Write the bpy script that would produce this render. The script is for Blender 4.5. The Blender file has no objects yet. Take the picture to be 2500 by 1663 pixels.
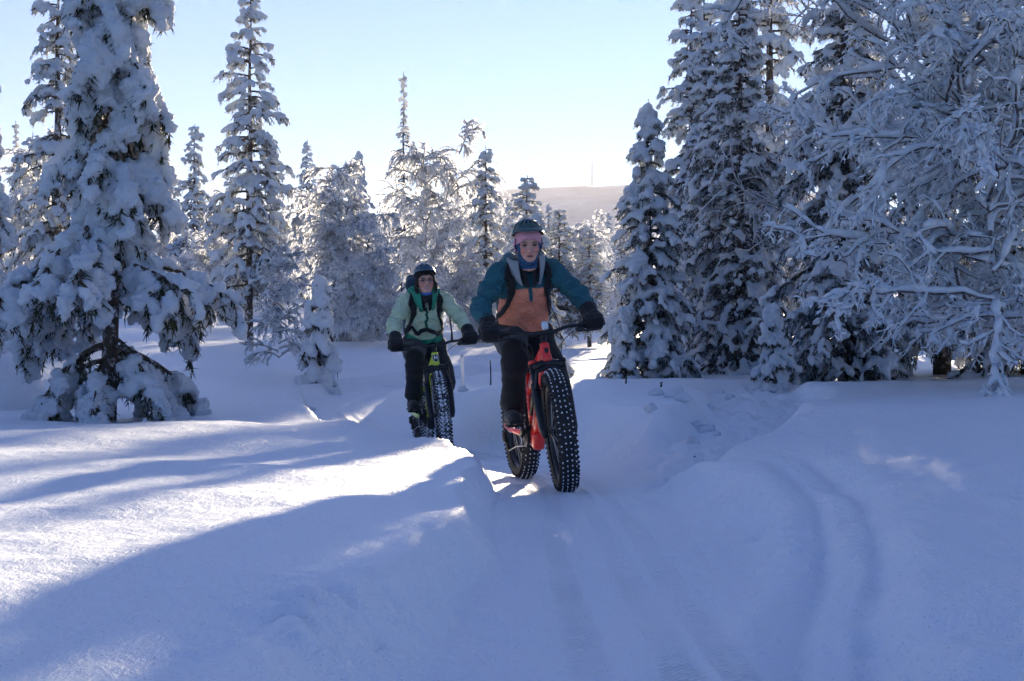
import bpy, bmesh, math, random, time
import numpy as np
from mathutils import Vector, Matrix
T0 = time.time()
SC = bpy.context.scene
COL = SC.collection
R = math.radians

# ------------------------------------------------------------------ camera
F_PX, HOR, CAMH = 3472.0, 917.0, 0.70          # focal length in photo pixels, horizon row, lens height (m)
cam_d = bpy.data.cameras.new('camera')
cam = bpy.data.objects.new('camera', cam_d); COL.objects.link(cam)
cam_d.sensor_width = 36.0; cam_d.lens = 36.0 * F_PX / 2500.0
cam_d.clip_start = 0.05; cam_d.clip_end = 30000
cam.location = (0, 0, CAMH)
cam.rotation_euler = (R(90) + math.atan((HOR - 831.5) / F_PX), 0, 0)
SC.camera = cam

# ------------------------------------------------------------------ sky, sun, exposure
SUN_AZ, SUN_EL = 8.0, 10.15                     # degrees right of straight ahead, above the horizon
W = bpy.data.worlds.new('World'); SC.world = W; W.use_nodes = True
nt = W.node_tree; nt.nodes.clear()
sky = nt.nodes.new('ShaderNodeTexSky'); sky.sky_type = 'NISHITA'; sky.sun_disc = False
sky.sun_elevation = R(SUN_EL); sky.sun_rotation = R(SUN_AZ)
sky.altitude = 0; sky.air_density = 1.0; sky.dust_density = 0.05; sky.ozone_density = 3.0
bg = nt.nodes.new('ShaderNodeBackground'); bg.inputs[1].default_value = 0.05
wo = nt.nodes.new('ShaderNodeOutputWorld')
tint = nt.nodes.new('ShaderNodeMix'); tint.data_type = 'RGBA'; tint.blend_type = 'MULTIPLY'; tint.inputs['Factor'].default_value = 1.0
tint.inputs['B'].default_value = (0.25, 0.60, 1.09, 1)      # cold, clear arctic air
nt.links.new(sky.outputs[0], tint.inputs['A']); nt.links.new(tint.outputs['Result'], bg.inputs[0]); nt.links.new(bg.outputs[0], wo.inputs[0])
sun_d = bpy.data.lights.new('sun', 'SUN'); sun_d.energy = 5.0; sun_d.angle = R(1.2); sun_d.color = (1.0, 0.82, 0.58)
sun = bpy.data.objects.new('sun', sun_d); COL.objects.link(sun)
sd = Vector((math.sin(R(SUN_AZ)) * math.cos(R(SUN_EL)), math.cos(R(SUN_AZ)) * math.cos(R(SUN_EL)), math.sin(R(SUN_EL))))
sun.rotation_euler = sd.to_track_quat('Z', 'Y').to_euler()
vs = SC.view_settings
SC.display_settings.display_device = 'sRGB'
vs.view_transform = 'Standard'; vs.look = 'None'; vs.gamma = 1.0; vs.use_curve_mapping = False; vs.exposure = 2.02
cy = SC.cycles
cy.use_denoising = True
cy.max_bounces = 6; cy.diffuse_bounces = 4; cy.glossy_bounces = 2; cy.transmission_bounces = 3; cy.transparent_max_bounces = 6; cy.volume_bounces = 0
cy.caustics_reflective = False; cy.caustics_refractive = False

# ------------------------------------------------------------------ helpers
def pix(sx, sy, Y):
    """a photo pixel at depth Y (metres) -> world point"""
    return np.array(((sx - 1250.0) / F_PX * Y, Y, CAMH + (HOR - sy) / F_PX * Y))

def _hash(ix, iy, iz, seed):
    h = (ix.astype(np.int64) * 374761393 + iy.astype(np.int64) * 668265263 + iz.astype(np.int64) * 2147483647 + seed * 974634777) & 0xffffffff
    h = ((h ^ (h >> 13)) * 1274126177) & 0xffffffff
    h = (h ^ (h >> 16)) & 0xffffffff
    return h.astype(np.float64) / 2147483647.5 - 1.0

def noise3(p, seed=0):
    """value noise in [-1,1]; p (N,3)"""
    f = np.floor(p); t = p - f; t = t * t * t * (t * (t * 6 - 15) + 10)
    i = f.astype(np.int64); x, y, z = i[:, 0], i[:, 1], i[:, 2]; a, b, c = t[:, 0], t[:, 1], t[:, 2]
    def L(u, v, w): return u + (v - u) * w
    c00 = L(_hash(x, y, z, seed), _hash(x + 1, y, z, seed), a); c10 = L(_hash(x, y + 1, z, seed), _hash(x + 1, y + 1, z, seed), a)
    c01 = L(_hash(x, y, z + 1, seed), _hash(x + 1, y, z + 1, seed), a); c11 = L(_hash(x, y + 1, z + 1, seed), _hash(x + 1, y + 1, z + 1, seed), a)
    return L(L(c00, c10, b), L(c01, c11, b), c)

def noise2(x, y, seed=0):
    f = np.floor(x); g = np.floor(y); t = x - f; u = y - g
    t = t * t * t * (t * (t * 6 - 15) + 10); u = u * u * u * (u * (u * 6 - 15) + 10)
    i = f.astype(np.int64); j = g.astype(np.int64); z = np.zeros_like(i)
    a = _hash(i, j, z, seed); b = _hash(i + 1, j, z, seed); c = _hash(i, j + 1, z, seed); d = _hash(i + 1, j + 1, z, seed)
    return (a + (b - a) * t) * (1 - u) + (c + (d - c) * t) * u

def fbm2(x, y, octs=4, seed=0, gain=0.5):
    r = 0; a = 1.0
    for o in range(octs):
        r = r + a * noise2(x * 2 ** o + 17.3 * o, y * 2 ** o - 9.1 * o, seed + o); a *= gain
    return r

def fbm3(p, octs=3, seed=0, gain=0.5):
    r = 0; a = 1.0
    for o in range(octs):
        r = r + a * noise3(p * 2 ** o + 11.7 * o, seed + o); a *= gain
    return r

def sstep(a, b, x):
    t = np.clip((x - a) / (b - a), 0, 1); return t * t * (3 - 2 * t)

def new_mesh(name, V, Fc, mats, smooth=True, fmat=None):
    """V (N,3); Fc one (M,k) array or a list of such arrays"""
    me = bpy.data.meshes.new(name)
    V = np.ascontiguousarray(V, dtype=np.float32)
    if not isinstance(Fc, list): Fc = [Fc]
    Fc = [np.asarray(f, dtype=np.int32) for f in Fc if len(f)]
    me.vertices.add(len(V)); me.vertices.foreach_set('co', V.ravel())
    nl = sum(f.size for f in Fc); npol = sum(len(f) for f in Fc)
    me.loops.add(nl); me.polygons.add(npol)
    me.loops.foreach_set('vertex_index', np.concatenate([f.ravel() for f in Fc]))
    tot = np.concatenate([np.full(len(f), f.shape[1], np.int32) for f in Fc])
    st = np.concatenate([[0], np.cumsum(tot)[:-1]]).astype(np.int32)
    me.polygons.foreach_set('loop_start', st); me.polygons.foreach_set('loop_total', tot)
    if fmat is not None: me.polygons.foreach_set('material_index', np.asarray(fmat, np.int32))
    me.update(calc_edges=True)
    me.polygons.foreach_set('use_smooth', np.full(npol, smooth, dtype=bool))
    for m in (mats if isinstance(mats, (list, tuple)) else [mats]): me.materials.append(m)
    return me

def obj(name, me, parent=None, loc=None, rot=None):
    o = bpy.data.objects.new(name, me); COL.objects.link(o)
    if parent is not None: o.parent = parent
    if loc is not None: o.location = loc
    if rot is not None: o.rotation_euler = rot
    return o

def tag(o, label=None, cat=None, group=None, kind=None):
    if label: o['label'] = label
    if cat: o['category'] = cat
    if group: o['group'] = group
    if kind: o['kind'] = kind
    return o

def thing(name, label, cat, loc=(0, 0, 0), rot=(0, 0, 0), group=None):
    o = obj(name, None, None, loc, rot); o.empty_display_size = 0.1
    return tag(o, label, cat, group)

class MB:
    """collects pieces of geometry into one mesh"""
    def __init__(s): s.V = []; s.F = {}; s.n = 0
    def add(s, V, Fs):
        V = np.asarray(V, float)
        for f in (Fs if isinstance(Fs, list) else [Fs]):
            f = np.asarray(f, np.int64)
            if len(f): s.F.setdefault(f.shape[1], []).append(f + s.n)
        s.V.append(V); s.n += len(V); return s
    def data(s): return np.concatenate(s.V), [np.concatenate(v) for v in s.F.values()]
    def build(s, name, mats, parent=None, smooth=True):
        V, Fs = s.data(); return obj(name, new_mesh(name, V, Fs, mats, smooth), parent)

def tube(P, r, sides=8, cap=True, squash=None, up=None):
    """one tube along points P with radius r (scalar or per point) -> V, [F]"""
    P = np.asarray(P, float); n = len(P); r = np.broadcast_to(np.asarray(r, float), (n,))
    T = np.gradient(P, axis=0); T /= np.linalg.norm(T, axis=1)[:, None] + 1e-12
    ref = np.array(up if up is not None else ((0, 0, 1.0) if abs(T[0][2]) < 0.9 else (1.0, 0, 0)), float)
    A = np.zeros((n, 3)); B = np.zeros((n, 3)); a = ref
    for i in range(n):
        a = a - T[i] * np.dot(a, T[i])
        if np.linalg.norm(a) < 1e-6: a = np.cross(T[i], (0.3, 0.5, 0.8))
        a = a / np.linalg.norm(a); A[i] = a; B[i] = np.cross(T[i], a)
    th = np.linspace(0, 2 * math.pi, sides, endpoint=False)
    ra = r[:, None, None]; sq = np.ones(n) if squash is None else np.broadcast_to(np.asarray(squash, float), (n,))
    V = P[:, None, :] + ra * (np.cos(th)[None, :, None] * A[:, None, :] + np.sin(th)[None, :, None] * B[:, None, :] * sq[:, None, None])
    V = V.reshape(-1, 3)
    i, j = np.meshgrid(np.arange(n - 1), np.arange(sides), indexing='ij'); k = (j + 1) % sides
    Fq = np.stack([i * sides + j, i * sides + k, (i + 1) * sides + k, (i + 1) * sides + j], -1).reshape(-1, 4)
    Fs = [Fq]
    if cap:
        V = np.concatenate([V, P[:1], P[-1:]]); c0 = n * sides; c1 = c0 + 1
        j = np.arange(sides); k = (j + 1) % sides
        Fs.append(np.concatenate([np.stack([np.full(sides, c0), k, j], -1), np.stack([np.full(sides, c1), (n - 1) * sides + j, (n - 1) * sides + k], -1)]))
    return V, Fs

def tubes(P, r, sides=4):
    """batch: P (N,K,3), r (N,K) -> V, quads; open ends"""
    N, K, _ = P.shape
    T = np.empty_like(P); T[:, 1:-1] = P[:, 2:] - P[:, :-2]; T[:, 0] = P[:, 1] - P[:, 0]; T[:, -1] = P[:, -1] - P[:, -2]
    T /= np.linalg.norm(T, axis=2, keepdims=True) + 1e-9
    ref = np.where(np.abs(T[:, :1, 2:3]) < 0.85, np.array([0, 0, 1.0]), np.array([1.0, 0, 0])); ref = np.broadcast_to(ref, T.shape)
    A = ref - T * np.sum(ref * T, 2, keepdims=True); A /= np.linalg.norm(A, axis=2, keepdims=True) + 1e-9
    B = np.cross(T, A); th = np.linspace(0, 2 * math.pi, sides, endpoint=False)
    V = P[:, :, None, :] + r[:, :, None, None] * (np.cos(th)[:, None] * A[:, :, None, :] + np.sin(th)[:, None] * B[:, :, None, :])
    n, i, j = np.meshgrid(np.arange(N), np.arange(K - 1), np.arange(sides), indexing='ij'); k = (j + 1) % sides; b = n * K * sides
    Fq = np.stack([b + i * sides + j, b + i * sides + k, b + (i + 1) * sides + k, b + (i + 1) * sides + j], -1).reshape(-1, 4)
    return V.reshape(-1, 3), Fq

_ico = {}
def ico(sub):
    if sub not in _ico:
        bm = bmesh.new(); bmesh.ops.create_icosphere(bm, subdivisions=sub, radius=1.0)
        _ico[sub] = (np.array([v.co[:] for v in bm.verts]), np.array([[v.index for v in f.verts] for f in bm.faces])); bm.free()
    return _ico[sub]

def blobs(C, S, U=None, A=None, sub=1, rough=0.18, rng=None):
    """ellipsoid lumps: C (N,3) centres, S (N,3) half sizes along A (axis), side, U (up); roughened"""
    N = len(C); T, Fc = ico(sub); M = len(T)
    if A is None: A = np.tile([1.0, 0, 0], (N, 1))
    if U is None: U = np.tile([0, 0, 1.0], (N, 1))
    A = A / (np.linalg.norm(A, axis=1, keepdims=True) + 1e-9)
    U = U - A * np.sum(U * A, 1, keepdims=True); U = U / (np.linalg.norm(U, axis=1, keepdims=True) + 1e-9); B = np.cross(U, A)
    q = np.broadcast_to(T[None], (N, M, 3)).copy()
    if rough and rng is not None:
        off = rng.uniform(-50, 50, (N, 1, 3)); q = q * (1 + rough * fbm3((q * 1.3 + off).reshape(-1, 3), 2, 5).reshape(N, M, 1))
    V = C[:, None] + q[:, :, :1] * (S[:, :1] * A)[:, None] + q[:, :, 1:2] * (S[:, 1:2] * B)[:, None] + q[:, :, 2:] * (S[:, 2:] * U)[:, None]
    F_ = (Fc[None] + (np.arange(N) * M)[:, None, None]).reshape(-1, 3)
    return V.reshape(-1, 3), F_

def remesh(V, Fs, voxel, smooth_it=0, factor=0.5):
    me = new_mesh('tmp', V, Fs, [], False); o = bpy.data.objects.new('tmp', me); COL.objects.link(o)
    m = o.modifiers.new('r', 'REMESH'); m.mode = 'VOXEL'; m.voxel_size = voxel; m.adaptivity = 0
    if smooth_it:
        s = o.modifiers.new('s', 'SMOOTH'); s.iterations = smooth_it; s.factor = factor
    dg = bpy.context.evaluated_depsgraph_get(); e = o.evaluated_get(dg); m2 = e.to_mesh()
    V2 = np.empty(len(m2.vertices) * 3, np.float32); m2.vertices.foreach_get('co', V2)
    N2 = np.empty(len(m2.vertices) * 3, np.float32); m2.vertex_normals.foreach_get('vector', N2)
    nl = np.empty(len(m2.polygons), np.int32); m2.polygons.foreach_get('loop_total', nl)
    li = np.empty(len(m2.loops), np.int32); m2.loops.foreach_get('vertex_index', li)
    F4 = li.reshape(-1, 4) if (nl == 4).all() else None
    if F4 is None:
        st = np.concatenate([[0], np.cumsum(nl)[:-1]]); F4 = [li[(st[nl == k][:, None] + np.arange(k))] for k in sorted(set(nl.tolist()))]
    e.to_mesh_clear(); bpy.data.objects.remove(o); bpy.data.meshes.remove(me)
    return V2.reshape(-1, 3).astype(float), F4, N2.reshape(-1, 3).astype(float)

# ------------------------------------------------------------------ materials
class NT:
    def __init__(s, name):
        s.m = bpy.data.materials.new(name); s.m.use_nodes = True; s.t = s.m.node_tree; s.b = s.t.nodes['Principled BSDF']; s.out = s.t.nodes['Material Output']
    def n(s, typ, **kw):
        nd = s.t.nodes.new(typ)
        for k, v in kw.items(): setattr(nd, k, v)
        return nd
    def L(s, a, b): s.t.links.new(a, b)
    def setin(s, nd, **kw):
        for k, v in kw.items(): nd.inputs[k].default_value = v
    def noise(s, scale, detail=3, rough=0.5, vec=None, dist=0.0):
        nd = s.n('ShaderNodeTexNoise'); nd.inputs['Scale'].default_value = scale; nd.inputs['Detail'].default_value = detail
        nd.inputs['Roughness'].default_value = rough; nd.inputs['Distortion'].default_value = dist
        if vec is not None: s.L(vec, nd.inputs['Vector'])
        return nd
    def ramp(s, fac, stops):
        nd = s.n('ShaderNodeValToRGB'); e = nd.color_ramp.elements
        while len(e) < len(stops): e.new(0.5)
        for i, (p, c) in enumerate(stops): e[i].position = p; e[i].color = (*c, 1) if len(c) == 3 else c
        s.L(fac, nd.inputs[0]); return nd
    def bump(s, height, strength, dist, prev=None):
        nd = s.n('ShaderNodeBump'); nd.inputs['Strength'].default_value = strength; nd.inputs['Distance'].default_value = dist
        s.L(height, nd.inputs['Height'])
        if prev is not None: s.L(prev.outputs[0], nd.inputs['Normal'])
        return nd
    def obj_co(s): return s.n('ShaderNodeTexCoord').outputs['Object']

def mat(name, col, rough=0.5, metal=0.0, var=0.12, scale=20.0, bump=0.0, bdist=0.002, bscale=None, spec=None, coat=0.0, sheen=0.0):
    """plain surface with procedural colour variation and fine relief"""
    k = NT(name); co = k.obj_co(); nz = k.noise(scale, 4, 0.6, co)
    c = np.array(col); lo = tuple(np.clip(c * (1 - var), 0, 1)); hi = tuple(np.clip(c * (1 + var), 0, 1))
    k.L(k.ramp(nz.outputs['Fac'], [(0.3, lo), (0.7, hi)]).outputs[0], k.b.inputs['Base Color'])
    k.b.inputs['Roughness'].default_value = rough; k.b.inputs['Metallic'].default_value = metal
    if spec is not None: k.b.inputs['Specular IOR Level'].default_value = spec
    if coat: k.b.inputs['Coat Weight'].default_value = coat; k.b.inputs['Coat Roughness'].default_value = 0.08
    if sheen: k.b.inputs['Sheen Weight'].default_value = sheen
    if bump:
        b = k.bump(k.noise(bscale or scale * 4, 4, 0.6, co).outputs['Fac'], bump, bdist); k.L(b.outputs[0], k.b.inputs['Normal'])
    return k.m
# ------------------------------------------------------------------ snow materials
def snow_ground_mat():
    k = NT('snow_cover'); co = k.obj_co()
    n0 = k.noise(0.7, 3, 0.5, co)
    k.L(k.ramp(n0.outputs['Fac'], [(0.3, (0.80, 0.86, 0.93)), (0.7, (0.84, 0.895, 0.95))]).outputs[0], k.b.inputs['Base Color'])
    k.b.inputs['Roughness'].default_value = 0.5; k.b.inputs['Specular IOR Level'].default_value = 0.5
    mp = k.n('ShaderNodeMapping'); mp.inputs['Scale'].default_value = (1.0, 0.55, 1.0); k.L(co, mp.inputs[0])
    b = k.bump(k.noise(9, 4, 0.6, mp.outputs[0], 0.6).outputs['Fac'], 0.6, 0.03)
    b = k.bump(k.noise(38, 4, 0.65, mp.outputs[0], 0.5).outputs['Fac'], 0.65, 0.012, b)
    b = k.bump(k.noise(170, 3, 0.6, co).outputs['Fac'], 0.8, 0.004, b)
    # knobbly tyre prints pressed into the packed trail
    da = k.n('ShaderNodeAttribute'); da.attribute_name = 'across'; sa = k.n('ShaderNodeAttribute'); sa.attribute_name = 'along'
    def mth(op, a, b_=None, c=None):
        nd = k.n('ShaderNodeMath', operation=op)
        for i_, v_ in enumerate((a, b_, c)):
            if v_ is None: continue
            if isinstance(v_, (int, float)): nd.inputs[i_].default_value = v_
            else: k.L(v_, nd.inputs[i_])
        return nd.outputs[0]
    tot = None
    for (o_, amp, fr, ph) in ((-0.13, .05, .9, 0.0), (0.09, .045, .7, 2.0), (0.24, .05, .55, 4.0)):
        cen = mth('MULTIPLY_ADD', mth('SINE', mth('MULTIPLY_ADD', sa.outputs['Fac'], fr, ph)), amp, o_); u = mth('SUBTRACT', da.outputs['Fac'], cen)
        msk = mth('SMOOTH_MIN', 1.0, mth('MAXIMUM', 0.0, mth('MULTIPLY', mth('SUBTRACT', 0.052, mth('ABSOLUTE', u)), 60.0)), 0.1)
        lug = mth('MULTIPLY', mth('SINE', mth('MULTIPLY', sa.outputs['Fac'], 175.0)), mth('SINE', mth('MULTIPLY_ADD', u, 190.0, mth('MULTIPLY', sa.outputs['Fac'], 0.0))))
        h_ = mth('MULTIPLY', msk, mth('MULTIPLY_ADD', lug, 0.5, -0.6)); tot = h_ if tot is None else mth('MINIMUM', tot, h_)
    wear = k.noise(1.7, 3, 0.6, co); tot = mth('MULTIPLY', tot, mth('MAXIMUM', 0.0, mth('MULTIPLY_ADD', wear.outputs['Fac'], 4.0, -1.3)))
    b = k.bump(tot, 0.8, 0.011, b)
    k.L(b.outputs[0], k.b.inputs['Normal'])
    # ice-crystal glints: few small facets with their own tilt
    vo = k.n('ShaderNodeTexVoronoi'); vo.inputs['Scale'].default_value = 260; k.L(co, vo.inputs['Vector'])
    gt = k.n('ShaderNodeMath', operation='GREATER_THAN'); gt.inputs[1].default_value = 0.988
    sp = k.n('ShaderNodeSeparateColor'); k.L(vo.outputs['Color'], sp.inputs[0]); k.L(sp.outputs[0], gt.inputs[0])
    gl = k.n('ShaderNodeBsdfGlossy'); gl.inputs['Roughness'].default_value = 0.12
    ge = k.n('ShaderNodeNewGeometry'); vm = k.n('ShaderNodeVectorMath', operation='MULTIPLY_ADD')
    sb = k.n('ShaderNodeVectorMath', operation='SUBTRACT'); k.L(vo.outputs['Color'], sb.inputs[0]); sb.inputs[1].default_value = (0.5, 0.5, 0.5)
    k.L(sb.outputs[0], vm.inputs[0]); vm.inputs[1].default_value = (0.9, 0.9, 0.5); k.L(ge.outputs['Normal'], vm.inputs[2])
    nm = k.n('ShaderNodeVectorMath', operation='NORMALIZE'); k.L(vm.outputs[0], nm.inputs[0]); k.L(nm.outputs[0], gl.inputs['Normal'])
    ml = k.n('ShaderNodeMath', operation='MULTIPLY'); ml.inputs[1].default_value = 0.3; k.L(gt.outputs[0], ml.inputs[0]); mx = k.n('ShaderNodeMixShader'); k.L(ml.outputs[0], mx.inputs[0]); k.L(k.b.outputs[0], mx.inputs[1]); k.L(gl.outputs[0], mx.inputs[2])
    k.L(mx.outputs[0], k.out.inputs[0])
    return k.m

def snow_mat(name, col=(0.83, 0.875, 0.93), bscale=26.0, bdist=0.035, trans=0.28, sss=0.0):
    """snow on branches: rough, some light passes through thin edges"""
    k = NT(name); co = k.obj_co()
    nz = k.noise(4, 3, 0.5, co); c = np.array(col)
    rp = k.ramp(nz.outputs['Fac'], [(0.3, tuple(c * 0.94)), (0.7, tuple(np.clip(c * 1.03, 0, 1)))])
    b = k.bump(k.noise(bscale, 4, 0.65, co).outputs['Fac'], 0.7, bdist)
    b = k.bump(k.noise(bscale * 6, 2, 0.6, co).outputs['Fac'], 0.5, bdist * 0.18, b)
    k.L(rp.outputs[0], k.b.inputs['Base Color']); k.L(b.outputs[0], k.b.inputs['Normal'])
    k.b.inputs['Roughness'].default_value = 0.6; k.b.inputs['Specular IOR Level'].default_value = 0.2
    if sss: k.b.inputs['Subsurface Weight'].default_value = sss; k.b.inputs['Subsurface Radius'].default_value = (1.0, 0.85, 0.75); k.b.inputs['Subsurface Scale'].default_value = 0.035
    tr = k.n('ShaderNodeBsdfTranslucent'); k.L(rp.outputs[0], tr.inputs[0]); k.L(b.outputs[0], tr.inputs['Normal'])
    mx = k.n('ShaderNodeMixShader'); mx.inputs[0].default_value = trans; k.L(k.b.outputs[0], mx.inputs[1]); k.L(tr.outputs[0], mx.inputs[2])
    k.L(mx.outputs[0], k.out.inputs[0])
    return k.m

M_GROUND = snow_ground_mat()
M_SNOW = snow_mat('branch_snow', sss=0.35)
M_FROST = snow_mat('hoar_frost', (0.90, 0.915, 0.93), 60, 0.01, 0.70)
M_RIME = snow_mat('thick_rime_for_shade', (0.87, 0.905, 0.94), 60, 0.01, 0.18)  # less translucent copy of the frost, keeps the trees in shade bright

# ------------------------------------------------------------------ terrain
TRAIL = np.array([(0.28, -6, 0), (0.28, 0, 0), (0.26, 2.5, 0), (0.30, 4.2, 0), (0.36, 6, 0), (0.36, 7.4, 0), (0.33, 8.6, 0), (0.18, 10, 0),
                  (-0.15, 11.3, 0), (-0.62, 12.8, 0.0), (-1.28, 14.6, 0.08), (-1.85, 16.2, 0.2), (-2.1, 17.6, 0.33), (-1.8, 19.0, 0.46),
                  (-0.8, 20.0, 0.56), (0.6, 20.6, 0.62), (3, 21.0, 0.66), (6, 21.3, 0.7), (10, 22, 0.8)], float)
SIDE = np.array([(0.75, 8.6, 0.06), (1.05, 9.4, 0.1), (1.5, 10.4, 0.18), (1.95, 11.6, 0.3), (2.3, 13.0, 0.42), (2.45, 14.5, 0.52), (3.6, 16, 0.6)], float)
SKI = np.array([(0.55, 2.2, 0), (0.70, 3.1, 0), (0.90, 3.9, 0), (1.16, 4.9, 0), (1.38, 6.1, 0), (1.50, 7.3, 0), (1.46, 8.6, 0)], float)

def spline(P, n=40):
    P = np.asarray(P, float); Q = np.concatenate([[2 * P[0] - P[1]], P, [2 * P[-1] - P[-2]]]); out = []
    t = np.linspace(0, 1, n, endpoint=False)[:, None]
    for i in range(1, len(Q) - 2):
        a, b, c, d = Q[i - 1], Q[i], Q[i + 1], Q[i + 2]
        out.append(0.5 * (2 * b + (c - a) * t + (2 * a - 5 * b + 4 * c - d) * t ** 2 + (3 * b - a - 3 * c + d) * t ** 3))
    return np.concatenate(out + [P[-1:]])

def to_path(x, y, path):
    """signed side distance, height and arc length of the closest point of a path"""
    d2 = np.full(x.shape, 1e9); zz = np.zeros(x.shape); ss = np.zeros(x.shape); sg = np.zeros(x.shape)
    A = path[:-1]; B = path[1:]; D = B - A; Ls = np.hypot(D[:, 0], D[:, 1]); cum = np.concatenate([[0], np.cumsum(Ls)])
    for i in range(len(A)):
        dx, dy = D[i, 0], D[i, 1]; l2 = dx * dx + dy * dy + 1e-12
        t = np.clip(((x - A[i, 0]) * dx + (y - A[i, 1]) * dy) / l2, 0, 1)
        ex = x - A[i, 0] - t * dx; ey = y - A[i, 1] - t * dy; q = ex * ex + ey * ey; m = q < d2
        d2[m] = q[m]; zz[m] = (A[i, 2] + t * D[i, 2])[m]; ss[m] = (cum[i] + t * Ls[i])[m]; sg[m] = np.sign(ex * dy - ey * dx)[m]
    return np.sqrt(d2) * sg, zz, ss                       # positive = right of travel direction (+y)

_cp = [pix(*a) for a in [(0, 1040, 11), (265, 1035, 11.5), (560, 1030, 12), (800, 1042, 12.8), (640, 1000, 15), (500, 962, 17.5), (750, 950, 17), (677, 921, 20),
       (785, 933, 19), (610, 838, 27), (870, 849, 26), (480, 735, 60), (200, 750, 55), (1485, 745, 60), (1488, 783, 45), (1421, 836, 28), (1100, 840, 28), (1250, 848, 26),
       (1167, 957, 14), (1400, 939, 14), (1124, 986, 13.4), (900, 955, 18.2), (1100, 905, 20), (1300, 880, 21.8), (1000, 878, 22), (1450, 885, 19.5),
       (1803, 933, 15), (2100, 960, 12), (2450, 960, 12), (1650, 923, 17), (1900, 925, 17), (100, 1018, 15.5), (265, 1034, 14.2), (1570, 1010, 11), (1480, 985, 12),
       (1100, 760, 55), (800, 750, 55), (2000, 760, 50)]]
_cp += [np.array(a) for a in [(-3, 0, .22), (-1, 0, .22), (-1, 2, .22), (-.5, 3, .22), (-2.5, 4, .25), (-.4, 5, .21), (-1.5, 7, .23), (-.35, 6.5, .19), (-.5, 9.3, .17), (-.8, 10.6, .17), (-1.05, 11.8, .18), (-1.4, 13, .19), (-1.8, 14.6, .22), (-4, 7, .28), (-.5, 8.5, .18), (-1.6, 10.5, .22),
        (1.1, 2, .13), (2, 1, .2), (3, 3, .28), (1.25, 4, .15), (1.9, 4, .22), (1.3, 6, .17), (2, 6, .28), (3, 6, .37), (2.6, 9, .46), (4, 9, .5), (1.2, 8.5, .2), (5, 17, .75), (6, 6, .5), (8, 12, .8), (-8, 8, .45), (-8, 16, .6),
        (-7, 25, 1.3), (8, 25, 1.3), (20, 60, 4), (-20, 60, 4), (0, 90, 5.5), (35, 90, 6), (-35, 90, 6), (15, 5, .7), (-15, 5, .7), (0, -5, .2), (6, -5, .4), (-6, -5, .4)]]
_cp = np.array(_cp)
def _q(x, y): return np.stack([x * 4.0 / (y + 8), np.log(np.maximum(y + 8, 0.5)) * 4], -1)
def _phi(r2): return np.where(r2 > 0, 0.5 * r2 * np.log(r2 + 1e-12), 0)
_Q = _q(_cp[:, 0], _cp[:, 1]); _n = len(_Q)
_K = _phi(((_Q[:, None] - _Q[None]) ** 2).sum(-1)) + np.eye(_n) * 0.012
_P = np.concatenate([np.ones((_n, 1)), _Q], 1)
_w = np.linalg.solve(np.block([[_K, _P], [_P.T, np.zeros((3, 3))]]), np.concatenate([_cp[:, 2], np.zeros(3)]))
def base_z(x, y):
    q = _q(x, y); r = _w[_n] + q[:, 0] * _w[_n + 1] + q[:, 1] * _w[_n + 2]
    for i in range(_n): r = r + _w[i] * _phi(((q - _Q[i]) ** 2).sum(-1))
    return r

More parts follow.
